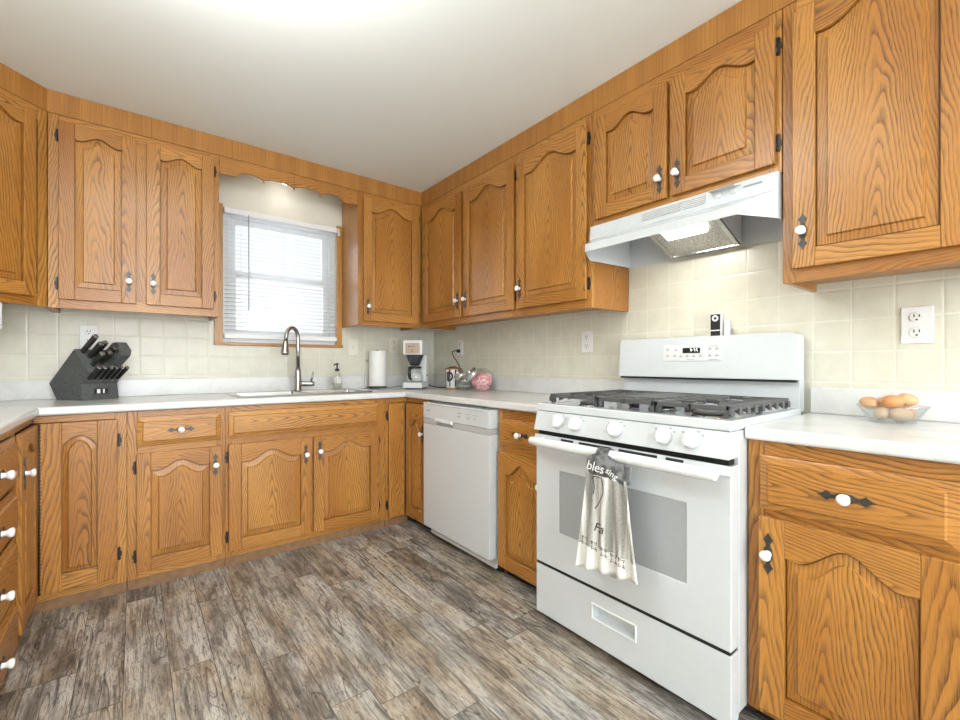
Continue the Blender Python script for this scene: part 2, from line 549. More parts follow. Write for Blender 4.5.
    def build(s, name, mats, parent=None, world=False, bevel=0, seg=2, solid=0, loc=None, rotz=0):
        """world: the points are in room coordinates (parents unrotated)"""
        off = wloc(parent) if (world and parent) else None
        if world and not parent:
            c = Vector([(min(p[k] for p in s.v) + max(p[k] for p in s.v)) / 2 for k in range(3)])
            c.z = min(p[2] for p in s.v)
            off = c
        o = bpy.data.objects.new(name, s.mesh(name, mats, off))
        COL.objects.link(o)
        if parent:
            o.parent = parent
        elif off is not None:
            o.location = off
        if loc is not None:
            o.location = loc
        o.rotation_euler = (0, 0, rotz)
        mods(o, bevel, seg, solid)
        return o


def mods(o, bevel=0, seg=2, solid=0):
    if solid:
        m = o.modifiers.new('solid', 'SOLIDIFY')
        m.thickness = solid
        m.offset = 0
    if bevel:
        m = o.modifiers.new('bevel', 'BEVEL')
        m.width, m.segments, m.limit_method, m.angle_limit = bevel, seg, 'ANGLE', math.radians(40)
        m.harden_normals = False


def wloc(o):
    v = Vector((0, 0, 0))
    while o:
        v = v + Vector(o.location)
        o = o.parent
    return v


def thing(name, label, cat, loc=(0, 0, 0), rotz=0, group=None):
    o = bpy.data.objects.new(name, None)
    o.empty_display_size = .1
    COL.objects.link(o)
    o.location, o.rotation_euler = loc, (0, 0, rotz)
    return tag(o, label, cat, group)


def tag(o, label, cat, group=None):
    o['label'], o['category'] = label, cat
    if group:
        o['group'] = group
    return o


def struct(o):
    o['kind'] = 'structure'
    return o


def text_part(name, txt, size, mat, parent, loc, xa, ya, depth=.0006, shear=0.0, world=True, align='CENTER'):
    """lettering as a thin mesh; xa = reading direction, ya = up"""
    cu = bpy.data.curves.new(name, 'FONT')
    cu.body, cu.size, cu.extrude, cu.shear = txt, size, depth / 2, shear
    cu.align_x, cu.align_y = align, 'CENTER'
    t = bpy.data.objects.new('tmp', cu)
    COL.objects.link(t)
    bpy.context.view_layer.update()
    me = bpy.data.meshes.new_from_object(t.evaluated_get(bpy.context.evaluated_depsgraph_get()))
    COL.objects.unlink(t)
    bpy.data.objects.remove(t)
    me.name = name
    me.materials.clear()
    me.materials.append(mat)
    X, Y = Vector(xa).normalized(), Vector(ya).normalized()
    M = Matrix((X, Y, X.cross(Y))).transposed().to_4x4()
    me.transform(M)
    o = bpy.data.objects.new(name, me)
    COL.objects.link(o)
    o.parent = parent
    o.location = Vector(loc) - (wloc(parent) if world else Vector((0, 0, 0)))
    return o


# ------------------------------------------------------------------ the room
XL = -3.07          # left wall
HC = 2.464          # ceiling height
YF = -6.2           # wall behind the camera
m = MB(); m.box(XL - .12, .12, YF - .12, .12, -.1, 0); struct(m.build('floor', FLOOR))
m = MB(); m.box(XL - .12, .12, YF - .12, .12, HC, HC + .1); struct(m.build('ceiling', CEIL))
m = MB(); m.box(0, .12, YF - .12, .12, 0, HC); struct(m.build('wall_right', WALL))
m = MB(); m.box(XL - .12, XL, YF - .12, .12, 0, HC); struct(m.build('wall_left', WALL))
WX0, WX1, WZ0, WZ1 = -1.65, -.885, 1.252, 2.15
m = MB()
m.box(XL, WX0, 0, .12, 0, HC); m.box(WX1, 0, 0, .12, 0, HC)
m.box(WX0, WX1, 0, .12, 0, WZ0); m.box(WX0, WX1, 0, .12, WZ1, HC)
struct(m.build('wall_back', WALL))
m = MB()
for a, b in ((XL, -2.8), (-1.5, -1.4), (-.1, 0)):
    m.box(a, b, YF - .12, YF, 0, HC)
for a, b in ((-2.8, -1.5), (-1.4, -.1)):
    m.box(a, b, YF - .12, YF, 0, .35); m.box(a, b, YF - .12, YF, 2.25, HC)
struct(m.build('wall_front', WALL))


def window_frame(name, x0, x1, z0, z1, y, mid=True):
    o = bpy.data.objects.new(name, None)
    COL.objects.link(o)
    o.location = ((x0 + x1) / 2, y, z0)
    struct(o)
    f = MB()
    w = .045
    f.box(x0, x0 + w, y - .04, y + .04, z0, z1); f.box(x1 - w, x1, y - .04, y + .04, z0, z1)
    f.box(x0 + w, x1 - w, y - .04, y + .04, z0, z0 + w); f.box(x0 + w, x1 - w, y - .04, y + .04, z1 - w, z1)
    f.build('window_frame', VINYL, o, world=True, bevel=.004)
    zm = (z0 + z1) / 2 + .02
    for nm, a, b, yy in (('upper_sash', zm - .02, z1 - w, y + .015), ('lower_sash', z0 + w, zm + .02, y - .012)):
        s = MB()
        sw = .042
        s.box(x0 + w, x0 + w + sw, yy - .013, yy + .013, a, b); s.box(x1 - w - sw, x1 - w, yy - .013, yy + .013, a, b)
        s.box(x0 + w + sw, x1 - w - sw, yy - .013, yy + .013, a, a + sw); s.box(x0 + w + sw, x1 - w - sw, yy - .013, yy + .013, b - sw, b)
        so = s.build(nm, VINYL, o, world=True, bevel=.003)
        g = MB()
        g.box(x0 + w + sw, x1 - w - sw, yy - .002, yy + .002, a + sw, b - sw)
        g.build('pane', PANE, so, world=True)
    return o


window_frame('window_1', WX0, WX1, WZ0, WZ1, .07)
window_frame('added_window_2', -2.8, -1.5, .35, 2.25, YF - .06)  # this and the next are unseen windows, added to supply light
window_frame('added_window_3', -1.4, -.1, .35, 2.25, YF - .06)

# wooden casing round the sink window (no head piece), tiled boards
m = MB(); m.box(-1.700, -1.648, -.016, -.001, 1.232, 2.168, 2); struct(m.build('trim_1', CASING, world=True, bevel=.003))
m = MB(); m.box(-.888, -.846, -.016, -.001, 1.232, 2.168, 2); struct(m.build('trim_2', CASING, world=True, bevel=.003))
m = MB(); m.box(-1.700, -.840, -.022, -.001, 1.231, 1.2515, 0); struct(m.build('trim_3', CASING, world=True, bevel=.003))
m = MB()
m.box(XL + .001, -1.701, -.006, -.0005, 1.016, 1.44); m.box(-1.701, -.846, -.006, -.0005, 1.016, 1.231)
m.box(-.846, -.007, -.006, -.0005, 1.016, 1.44)
struct(m.build('trim_4', TILE))
m = MB()
m.box(-.006, -.0005, -1.975, -.001, 1.016, 1.44)
m.box(-.006, -.0005, -2.79, -1.975, .80, 1.80)
m.box(-.006, -.0005, -3.40, -2.79, 1.016, 1.44)
struct(m.build('trim_5', TILE))
m = MB(); m.box(XL + .0005, XL + .006, -1.665, -.007, 1.016, 1.44); struct(m.build('trim_6', TILE))

# soffit boards between cabinets and ceiling, running round three sides and across the corner
SZ0, SZ1, D = 2.352, HC - .001, .323


def soffit(name, p, q, th=.02):
    a, b = Vector((p[0], p[1], 0)), Vector((q[0], q[1], 0))
    L = (b - a).length
    mm = MB()
    mm.piece(2, (0, 0, 0), R.random() * 5)
    mm.box(0, L, 0, th, 0, SZ1 - SZ0)
    # a thin shadow moulding at the lower edge
    o = mm.build(name, SOFFIT, loc=(p[0], p[1], SZ0), rotz=math.atan2(b.y - a.y, b.x - a.x))
    return struct(o)


soffit('trim_7', (-2.447, -D), (-.323, -D))
soffit('trim_8', (-.323, -.323), (-.323, -3.40))
soffit('trim_9', (-2.75, -.626), (-2.447, -D))
soffit('trim_10', (-2.75, -2.0), (-2.75, -.626))

# ------------------------------------------------------------------ shared hardware
m = MB()
m.lathe([(.0, .031), (.009, .0305), (.0140, .0275), (.0155, .023), (.0142, .018), (.011, .014), (.008, .010), (.0085, .004), (.011, .0)], axis=(0, -1, 0), n=20)
KNOB = m.mesh('knob', CERAMIC)


def plate_outline():
    half = [(0, .062), (.0035, .053), (.0125, .041), (.0045, .029), (.0055, .022), (.0105, .014), (.0125, 0)]
    pts = half + [(x, -z) for x, z in half[-2::-1]]
    return pts + [(-x, z) for x, z in pts[-2:0:-1]]


m = MB(); m.prism([(x, 0, z) for x, z in plate_outline()], (0, -.0032, 0)); PLATE_V = m.mesh('knob_plate', PEWTER)
m = MB(); m.prism([(z, 0, x) for x, z in plate_outline()], (0, -.0032, 0)); PLATE_H = m.mesh('knob_plate', PEWTER)
m = MB()
m.prism([(x, 0, z) for x, z in ((0, -.030), (.008, -.033), (.013, -.024), (.011, -.016), (.016, -.008), (.016, .008), (.011, .016), (.013, .024), (.008, .033), (0, .030))], (0, -.0035, 0))
m.tube([(0, -.004, -.027), (0, -.004, .027)], .0042, 8)
HINGE = m.mesh('hinge', BLACKMET)


def inst(name, me, parent, loc, rot=(0, 0, 0), scale=None):
    o = bpy.data.objects.new(name, me)
    COL.objects.link(o)
    o.parent = parent
    o.location = loc
    o.rotation_euler = rot
    if scale:
        o.scale = scale
    return o


# ------------------------------------------------------------------ cabinet joinery (local frame: x along the face, -y out of it)
TH = .022


def door(parent, loc, w, h, rotz=0, arch='ogee', hinge=None, knob=None, sw=.060, br=.062, tr=.048, A=None, voff=None, hz=(.078, .070), mats=None):
    """door leaf at loc (its lower left back corner) with raised panel, hinges (side 'L'/'R') and knob (x, z)"""
    N_ = 28
    A = (min(.055, .16 * (w - 2 * sw)) if A is None else A) if arch else 0.0
    iw = w - 2 * sw
    zs = h - tr - A

    def top(t):
        t = abs(t)
        if arch == 'ogee':
            return zs + A * .5 * (1 + math.cos(PI * min(t / .76, 1))) - .003 * max(0, math.sin(PI * max(0, (t - .62)) / .38))
        if arch == 'round':
            return zs + A * (1 - t * t)
        return zs
    f = MB()
    f.box(0, sw, -TH, -.005, 0, h, 2)
    f.box(w - sw, w, -TH, -.005, 0, h, 2)
    f.box(sw, w - sw, -TH, -.005, 0, br, 0)
    f.box(.006, w - .006, -.005, -.0005, .006, br - .01, 0)
    f.box(.006, sw - .01, -.005, -.0005, br - .01, h - .006, 2)
    f.box(w - sw + .01, w - .006, -.005, -.0005, br - .01, h - .006, 2)
    f.piece(0, (w / 2, 0, h - tr - .03))
    rows = []
    for k in range(N_ + 1):
        t = -1 + 2 * k / N_
        x = sw + iw * k / N_
        rows.append([(x, -TH, top(t)), (x, -TH, h), (x, -.005, h), (x, -.005, top(t))])
    f.rings(rows, True, False, True, True)
    d = f.build('door', OAK, parent, bevel=.0028, loc=loc, rotz=rotz)
    if arch is not False:
        p = MB()
        p.piece(2, (w / 2, 0, R.uniform(0, h)), voff=R.uniform(-.012, .012) if voff is None else voff)

        def loop(ins, y):
            x0, x1 = sw + ins, w - sw - ins
            bot = [(x0 + (x1 - x0) * k / N_, y, br + ins) for k in range(N_ + 1)]
            tp = [(x0 + (x1 - x0) * k / N_, y, top(-1 + 2 * k / N_) - ins * 1.08) for k in range(N_ + 1)]
            return bot + tp[::-1]
        b_ = min(.030, iw * .16)
        LP = [loop(-.001, -.0135), loop(-.0008, -.001), loop(.0042, -.001), loop(.0045, -.0095), loop(b_, -.0125), loop(b_ + .004, -.0205)]
        p.rings(LP, True, False)
        last = LP[-1]
        n = N_ + 1
        for k in range(N_):
            p.poly([last[k], last[k + 1], last[2 * n - 2 - k], last[2 * n - 1 - k]])
        p.build('raised_panel', OAK, d)
    hw(d, w, h, hinge, knob, hz)
    return d


def hw(d, w, h, hinge, knob, hz=(.085, .085), horizontal=False):
    if hinge:
        for z in (hz[0], h - hz[1]):
            if hinge == 'R':
                inst('hinge', HINGE, d, (w + .0005, -.0005, z))
            else:
                inst('hinge', HINGE, d, (-.0005, -.0005, z), scale=(-1, 1, 1))
    if knob:
        inst('knob_plate', PLATE_H if horizontal else PLATE_V, d, (knob[0], -TH - .0005 if not horizontal else -.0235, knob[1]))
        inst('knob', KNOB, d, (knob[0], -TH - .003 if not horizontal else -.0262, knob[1]))


def drawer(parent, loc, w, h, rotz=0, knob=True, name='drawer'):
    p = MB()
    p.piece(0, (R.uniform(0, w), 0, h / 2), voff=R.uniform(-.02, .02))

    def lp(i, y):
        return [(i, y, i), (w - i, y, i), (w - i, y, h - i), (i, y, h - i)]
    p.rings([lp(.006, -.0005), lp(.006, -.005), lp(0, -.005), lp(0, -.0105), lp(.003, -.012), lp(.022, -.0160), lp(.026, -.0228)], True, False, True, True)
    d = p.build(name, OAK, parent, loc=loc, rotz=rotz)
    if knob:
        hw(d, w, h, None, (w / 2, h / 2), horizontal=True)
    return d


def body(parent, w, h, depth, boards, z0=0.0, recess=.03, name='cabinet_body', top=True, short=''):
    """carcass behind a face frame; boards = (x0, x1, z0, z1, grain)"""
    b = MB()
    for a in boards:
        b.box(a[0], a[1], 0, .019, a[2], a[3], a[4])
    b.box(0, .016, .019, depth, z0 + (recess if 'L' in short else 0), h, 2)
    b.box(w - .016, w, .019, depth, z0 + (recess if 'R' in short else 0), h, 2)
    b.box(.016, w - .016, .019, depth - .008, z0 + recess, z0 + recess + .014, 0)
    if top:
        b.box(.016, w - .016, .019, depth - .008, h - .016, h - .002, 0)
    b.box(.016, w - .016, depth - .008, depth - .001, z0 + recess, h - .002, 2)
    return b.build(name, OAK, parent, bevel=.0012, seg=1)


def frame(w, h, z0=0., l=.04, r=.04, t=.03, b=.04, mids=(), stiles=()):
    bs = [(0, l, z0, h, 2), (w - r, w, z0, h, 2), (l, w - r, h - t, h, 0), (l, w - r, z0, z0 + b, 0)]
    for a, c in mids:
        bs.append((l, w - r, a, c, 0))
    for a, c, za, zb in stiles:
        bs.append((a, c, za, zb, 2))
    return bs


UZ0, UZ1 = 1.387, 2.350
UH = UZ1 - UZ0


def upper(label, x, y, rotz, w, doors, z0=UZ0, depth=D - .008, stiles=(), dz=(1.430, 2.316), short=''):
    c = thing('wall_cabinet', label, 'cabinet', (x, y, z0), rotz)
    h = UZ1 - z0
    body(c, w, h, depth, frame(w, h, 0, t=.06, b=.06, stiles=[(a, b, .06, h - .06) for a, b in stiles]), short=short)
    for d in doors:
        kw = dict(d)
        x0, x1 = kw.pop('x')
        k = kw.pop('kn', None)
        ww, hh = x1 - x0, dz[1] - dz[0]
        kn = None
        if k:
            kn = ((.030 if k == 'L' else ww - .030), kw.pop('kz', .115))
        door(c, (x0, 0, dz[0] - z0), ww, hh, knob=kn, **kw)
    return c


# corner cabinet standing across the back-left corner
dl = math.hypot(.303, .303)
cc = thing('wall_cabinet', 'diagonal oak wall cabinet across the back left corner, cut by the left edge', 'cabinet', (-2.75, -.626, UZ0), PI / 4)
b = MB()
for a in frame(dl, UH, 0, t=.06, b=.06):
    b.box(a[0], a[1], 0, .019, a[2], a[3], a[4])
b.piece(2)
for z0_, z1_ in ((.03, .045), (UH - .016, UH - .002)):
    s_ = .4285
    b.prism([(.01, .02, z0_), (dl - .01, .02, z0_), (dl + .19, .212, z0_), (dl / 2, dl / 2 + .42 - .0, z0_), (-.19, .212, z0_)], (0, 0, z1_ - z0_))
# short sides back to the two walls
for sgn, x_ in ((1, dl), (-1, 0)):
    b.prism([(x_ - sgn * .001, .001, 0), (x_ + sgn * .2185, .2205, 0), (x_ + sgn * .2075, .2315, 0), (x_ - sgn * .012, .012, 0)], (0, 0, UH))
b.build('cabinet_body', OAK, cc, bevel=.0012, seg=1)
door(cc, (.035, 0, .043), dl - .098, .886, hinge='R', knob=(.03, .115), sw=.052)

upper('two-door oak wall cabinet left of the window, above the knife block', -2.445, -D, 0, .733,
      [dict(x=(.040, .344), hinge='L', kn='R'), dict(x=(.388, .705), hinge='R', kn='L')], stiles=[(.335, .397)])
upper('narrow single-door oak wall cabinet right of the window, above the paper towels', -.846, -D, 0, .521,
      [dict(x=(.035, .489), hinge='R', kn='L', kz=.105)], dz=(1.418, 2.316))
upper('two-door oak wall cabinet in the right corner, above the plugged-in outlet', -D, -.325, -PI / 2, 1.106,
      [dict(x=(.058, .555), hinge='L', kn='R', sw=.058), dict(x=(.590, 1.093), hinge='R', kn='L')], stiles=[(.545, .60)], dz=(1.430, 2.298), short='R')
upper('single-door oak wall cabinet just left of the range hood', -D, -1.433, -PI / 2, .541,
      [dict(x=(.014, .518), hinge='R', kn='L')], dz=(1.430, 2.302), short='L')
upper('short two-door oak wall cabinet above the range hood', -D, -1.976, -PI / 2, .812,
      [dict(x=(.030, .398), hinge='L', kn='R', kz=.085, sw=.062, hz=(.075, .075)), dict(x=(.415, .796), hinge='R', kn='L', kz=.085, sw=.062, hz=(.075, .075))],
      z0=1.779, stiles=[(.388, .425)], dz=(1.808, 2.298))
upper('large single-door oak wall cabinet at the right edge, right of the range hood', -D, -2.791, -PI / 2, .490,
      [dict(x=(.034, .447), hinge='R', kn='L', kz=.120, sw=.063, A=.05)], dz=(1.430, 2.298))

# scalloped valance over the sink window
v = MB()
v.piece(0, (-1.28, 0, 2.31))
edge = [(-1.710, 2.246)]
cus = [-1.617, -1.463, -1.282, -1.103, -.957]
edge.append((cus[0] - .012, 2.247))
for a, c in zip(cus, cus[1:]):
    for k in range(13):
        th = PI * k / 12
        edge.append((a + (c - a) * (.5 - .5 * math.cos(th)), 2.248 + .034 * math.sin(th) ** .75))
edge += [(cus[-1] + .012, 2.246), (-.848, 2.246)]
loops = [[(x, -D, z), (x, -D, 2.350), (x, -D + .019, 2.350), (x, -D + .019, z)] for x, z in edge]
v.rings(loops, True, False, True, True)
tag(v.build('scalloped_valance', OAK, world=True, bevel=.0012, seg=1), 'scalloped oak valance board bridging the two cabinets over the sink window', 'valance')

# ------------------------------------------------------------------ base cabinets
BH = .874
FY = -.610
TK = .05


def base(label, x, y, rotz, w, boards, depth=.60, toe=True, black=False, top=True):
    c = thing('base_cabinet', label, 'cabinet', (x, y, 0), rotz)
    body(c, w, BH, depth, boards, z0=TK, recess=.01, top=top)
    if toe:
        t = MB()
        if black:
            t.box(.002, w - .002, .055, .067, 0, TK - .001, 0)
            t.build('toe_kick', BLACKTOE, c)
        else:
            t.box(.001, w - .001, .006, .018, 0, TK - .0008, 0)
            t.build('toe_kick', TOE, c)
    return c


# drawer-and-door unit
w = .415
c = base('oak base cabinet with one drawer above one door, left of the sink cabinet', -2.136, FY, 0, w, frame(w, BH, TK, mids=[(.66, .71)]))
drawer(c, (.037, 0, .700), .358, .144)
door(c, (.036, 0, .085), .362, .582, hinge='L', knob=(.332, .485), sw=.056)
# sink cabinet
w = .944
c = base('wide oak sink base cabinet with a false front above two doors', -1.720, FY, 0, w, frame(w, BH, TK, l=.03, r=.05, mids=[(.66, .71)], stiles=[(.43, .49, TK + .04, .66)]), top=False)
drawer(c, (.015, 0, .703), .877, .141, knob=False, name='false_front')
door(c, (.015, 0, .085), .437, .582, hinge='L', knob=(.405, .480), sw=.060)
door(c, (.467, 0, .085), .425, .582, hinge='R', knob=(.034, .490), sw=.060)

# left corner cabinet with a two-leaf bifold door in the inner corner
LX = -2.462        # face plane of the left run


def corner_base(label, cx, cy, side, wb, ws, leaf_b, leaf_s):
    """side: -1 = left corner, +1 = right corner; wb / ws = face widths along the back and side runs from the inner corner (cx, cy)"""
    c = thing('base_cabinet', label, 'cabinet', (cx, cy, 0))
    b = MB()
    s = side
    X = lambda a, q: (min(a, q), max(a, q))
    # face boards on the back run (extending away from the corner along -s x)
    xa, xb = X(0, -s * wb)
    st = X(-s * (wb - .045), -s * wb)
    b.box(*st, 0, .019, TK, BH, 2)
    b.box(*X(-s * .001, -s * (wb - .045)), 0, .019, BH - .031, BH, 0)
    b.box(*X(-s * .001, -s * (wb - .045)), 0, .019, TK, TK + .034, 0)
    # face boards on the side run (extending along -y)
    b.box(*X(0, s * .019), -ws, -(ws - .045), TK, BH, 2)
    b.box(*X(0, s * .019), -(ws - .045), -.001, BH - .031, BH, 1)
    b.box(*X(0, s * .019), -(ws - .045), -.001, TK, TK + .034, 1)
    # carcass walls and floor
    b.box(*X(-s * wb, -s * (wb - .014)), .019, .598, TK, BH, 2)
    b.box(*X(s * .019, s * .598), -ws, -(ws - .014), TK, BH, 2)
    b.box(*X(-s * (wb - .014), s * .598), .588, .598, TK, BH, 2)
    b.box(*X(s * .588, s * .598), -(ws - .014), .588, TK, BH, 2)
    b.box(*X(-s * (wb - .014), s * .588), .019, .588, TK + .01, TK + .022, 0)
    b.box(*X(s * .019, s * .588), -(ws - .014), .019, TK + .01, TK + .022, 0)
    b.build('cabinet_body', OAK, c, bevel=.0012, seg=1)
    t = MB()
    t.box(*X(-s * (wb - .001), s * .006), .006, .018, 0, TK - .001, 0)
    t.build('toe_kick', TOE, c)
    t = MB()
    off = .006 if s < 0 else .055
    t.box(*X(s * off, s * (off + .012)), -(ws - .001), .004, 0, TK - .001, 1)
    t.build('toe_kick', TOE if s < 0 else BLACKTOE, c)
    return c


c = corner_base('oak base cabinet in the left corner with a folding two-leaf door', LX, FY, -1, .325, .395, None, None)
lf = door(c, (.024, 0, .085), .266, .756, arch='round', hinge='R', sw=.072, br=.075, tr=.062, A=.050, hz=(.11, .10))
p_ = MB(); p_.tube([(.0235, -.0245, .088), (.0235, -.0245, .84)], .0042, 6)
for k in range(47):
    p_.box(.0245, .030, -.0240, -.0222, .092 + k * .016, .100 + k * .016)
p_.build('piano_hinge', BLACKMET, c)
door(c, (0, -.372, .085), .346, .756, rotz=PI / 2, arch='round', sw=.062, br=.07, tr=.06, A=.05, knob=(.045, .60))
# right corner cabinet
c = corner_base('oak base cabinet in the right corner beside the dishwasher, with folding door', FY, FY, 1, .164, .293, None, None)
s_ = MB(); s_.box(0, .121, -TH, -.001, 0, .776, 2)
o_ = s_.build('door', OAK, c, bevel=.003, loc=(-.146, 0, .064))
hw(o_, .121, .776, 'L', None)
p_ = MB(); p_.tube([(-.0238, -.0240, .068), (-.0238, -.0240, .836)], .0042, 6)
for k in range(48):
    p_.box(-.0300, -.0245, -.0238, -.0222, .072 + k * .016, .080 + k * .016)
p_.build('piano_hinge', BLACKMET, c)
door(c, (0, -.026, .064), .256, .776, rotz=-PI / 2, arch='ogee', sw=.052, br=.07, tr=.10, A=.05, knob=(.228, .585))

# four-drawer bank on the left
w = .640
c = base('oak base cabinet with a bank of four drawers, cut by the left edge', LX, -1.647, PI / 2, w, frame(w, BH, TK, l=.03, r=.03, mids=[(.640, .680), (.465, .505), (.240, .280)]))
for z0_, z1_ in ((.665, .843), (.490, .652), (.265, .477), (.060, .252)):
    drawer(c, (.020, 0, z0_), .590, z1_ - z0_)

# narrow unit between dishwasher and range
w = .372
c = base('narrow oak base cabinet with a drawer and a door, between dishwasher and range', -.610, -1.600, -PI / 2, w, frame(w, BH, TK, l=.03, r=.03, t=.06, mids=[(.65, .70)]), black=True)
drawer(c, (.017, 0, .690), .338, .137)
door(c, (.017, 0, .070), .338, .585, hinge='L', knob=(.312, .470), sw=.055, A=.055)
# right of the range
w = .490
c = base('oak base cabinet right of the range, with a wide drawer over an arched door', -.610, -2.788, -PI / 2, w, frame(w, BH, TK, l=.045, r=.045, t=.06, mids=[(.64, .69)]), black=True)
drawer(c, (.036, 0, .672), .412, .160)
door(c, (.036, 0, .075), .412, .575, hinge='R', knob=(.026, .470), sw=.066, A=.062, tr=.045, voff=.035)

# ------------------------------------------------------------------ countertops


def slab(name, outer, hole, z0, z1, front, parent):
    bm = bmesh.new()

    def ring(pts):
        vs = [bm.verts.new((x, y, z1)) for x, y in pts]
        return [bm.edges.new((vs[i], vs[(i + 1) % len(vs)])) for i in range(len(vs))]
    es = ring(outer)
    if hole:
        es += ring(hole)
    bmesh.ops.triangle_fill(bm, use_beauty=True, use_dissolve=False, edges=es)
    r = bmesh.ops.extrude_face_region(bm, geom=list(bm.faces))
    bmesh.ops.translate(bm, verts=[g for g in r['geom'] if isinstance(g, bmesh.types.BMVert)], vec=(0, 0, z0 - z1))
    bmesh.ops.recalc_face_normals(bm, faces=bm.faces)
    be = [e for e in bm.edges if abs(e.verts[0].co.z - e.verts[1].co.z) < 1e-5 and front(e.verts[0].co) and front(e.verts[1].co)
          and len(e.link_faces) == 2 and abs(e.link_faces[0].normal.z) + abs(e.link_faces[1].normal.z) < 1.5]
    bmesh.ops.bevel(bm, geom=be, offset=.011, segments=4, profile=.5, affect='EDGES')
    off = wloc(parent)
    bmesh.ops.translate(bm, verts=bm.verts, vec=-off)
    for f in bm.faces:
        f.smooth = False
    me = bpy.data.meshes.new(name)
    bm.to_mesh(me)
    bm.free()
    me.materials.append(COUNTER)
    o = bpy.data.objects.new(name, me)
    COL.objects.link(o)
    o.parent = parent
    return o


CZ0, CZ1 = .876, .914
LFX = -2.437
SX0, SX1, SY0, SY1 = -1.645, -.83, -.535, -.105
ct = thing('countertop', 'white laminate U-shaped countertop running under the window to the range', 'countertop', (-1.5, -.3, CZ0))
slab('worktop', [(XL + .002, -.002), (-.002, -.002), (-.002, -1.975), (-.635, -1.975), (-.635, -.635), (LFX, -.635), (LFX, -1.665), (XL + .002, -1.665)],
     [(SX0 + .015, SY0 + .015), (SX1 - .015, SY0 + .015), (SX1 - .015, SY1 - .015), (SX0 + .015, SY1 - .015)], CZ0, CZ1,
     lambda c: (abs(c.x + .635) < 1e-4 and c.y < -.6) or (abs(c.y + .635) < 1e-4) or (abs(c.x - LFX) < 1e-4 and c.y < -.6), ct)
m = MB()
m.box(XL + .003, -.003, -.020, -.002, CZ1, 1.016)
m.box(-.020, -.002, -1.975, -.0205, CZ1, 1.016)
m.box(XL + .002, XL + .020, -1.665, -.0205, CZ1, 1.016)
m.build('backsplash', COUNTER, ct, world=True, bevel=.004)
cr = thing('countertop', 'white laminate countertop right of the range, holding the bowl of eggs', 'countertop', (-.3, -3.05, CZ0))
slab('worktop', [(-.002, -2.788), (-.002, -3.32), (-.635, -3.32), (-.635, -2.788)], None, CZ0, CZ1, lambda c: abs(c.x + .635) < 1e-4, cr)
m = MB(); m.box(-.020, -.002, -3.32, -2.788, CZ1, 1.016); m.build('backsplash', COUNTER, cr, world=True, bevel=.005)

# ------------------------------------------------------------------ sink and faucet
sk = thing('sink', 'stainless steel double-bowl drop-in sink under the window', 'sink', ((SX0 + SX1) / 2, (SY0 + SY1) / 2, CZ1))
m = MB()
BX = [(SX0 + .035, -1.262), (-1.222, SX1 - .035)]
BY = (SY0 + .035, SY1 - .085)
zt = CZ1 + .0075


def rect(x0, x1, y0, y1, z):
    return [(x0, y0, z), (x1, y0, z), (x1, y1, z), (x0, y1, z)]


m.box(SX0, SX1, SY0, BY[0], CZ1 + .0005, zt); m.box(SX0, SX1, BY[1], SY1, CZ1 + .0005, zt)
m.box(SX0, BX[0][0], BY[0], BY[1], CZ1 + .0005, zt); m.box(BX[1][1], SX1, BY[0], BY[1], CZ1 + .0005, zt)
m.box(BX[0][1], BX[1][0], BY[0], BY[1], CZ1 + .0005, zt)
m.build('sink_rim', STEEL, sk, world=True, bevel=.003)
for x0, x1 in BX:
    m = MB()
    m.rings([rect(x0, x1, BY[0], BY[1], zt - .001), rect(x0 + .006, x1 - .006, BY[0] + .006, BY[1] - .006, CZ1 - .03), rect(x0 + .012, x1 - .012, BY[0] + .012, BY[1] - .012, .775),
             rect(x0 + .03, x1 - .03, BY[0] + .03, BY[1] - .03, .757)], True, False, False, True)
    bo = m.build('sink_bowl', STEEL, sk, world=True, bevel=.01, seg=3)
    m = MB(); m.lathe([(.045, .7585), (.043, .762), (.02, .760)], ((x0 + x1) / 2, (BY[0] + BY[1]) / 2, 0), n=20)
    m.build('drain', CHROME, bo, world=True)

fx, fy = -1.211, -.147
fa = thing('faucet', 'tall brushed nickel pull-down kitchen faucet behind the sink', 'faucet', (fx, fy, zt + .0005))
m = MB()
m.lathe([(.030, zt + .001), (.030, zt + .006), (.024, zt + .012), (.0225, zt + .10), (.019, zt + .135), (.0150, zt + .16)], (fx, fy, 0), n=24)
m.build('faucet_body', NICKEL, fa, world=True)
m = MB()
dx, dy = -.78, -.62
pts = [(fx, fy, zt + .15), (fx, fy, 1.22), (fx, fy, 1.285)]
rr = .062
for k in range(1, 15):
    a = PI * k / 14 * .94
    pts.append((fx + dx * rr * (1 - math.cos(a)), fy + dy * rr * (1 - math.cos(a)), 1.285 + rr * 1.12 * math.sin(a)))
ex, ey, ez = pts[-1]
pts.append((ex + dx * .006, ey + dy * .006, ez - .035))
m.tube(pts, .0135, 14)
m.build('spout', NICKEL, fa, world=True)
m = MB()
hx, hy, hz_ = pts[-1]
m.lathe([(.014, 0), (.016, .012), (.020, .045), (.0265, .085), (.0265, .094), (.021, .096)], (hx, hy, hz_ + .004), (dx * .10, dy * .10, -1), 20)
m.build('spray_head', NICKEL, fa, world=True)
m = MB(); m.lathe([(.0205, .0965), (.0205, .100)], (hx, hy, hz_ + .004), (dx * .10, dy * .10, -1), 20); m.build('spray_nozzle', BLACKPL, fa, world=True)
m = MB()
m.lathe([(.0165, .018), (.0185, .03), (.0185, .085), (.0165, .105), (.012, .11)], (fx, fy, .968), (1, -.25, 0), 18)
m.tube([(fx + .083, fy - .021, .985), (fx + .090, fy - .024, 1.01), (fx + .094, fy - .03, 1.05)], [.0075, .006, .0055], 10)
m.build('faucet_handle', NICKEL, fa, world=True)

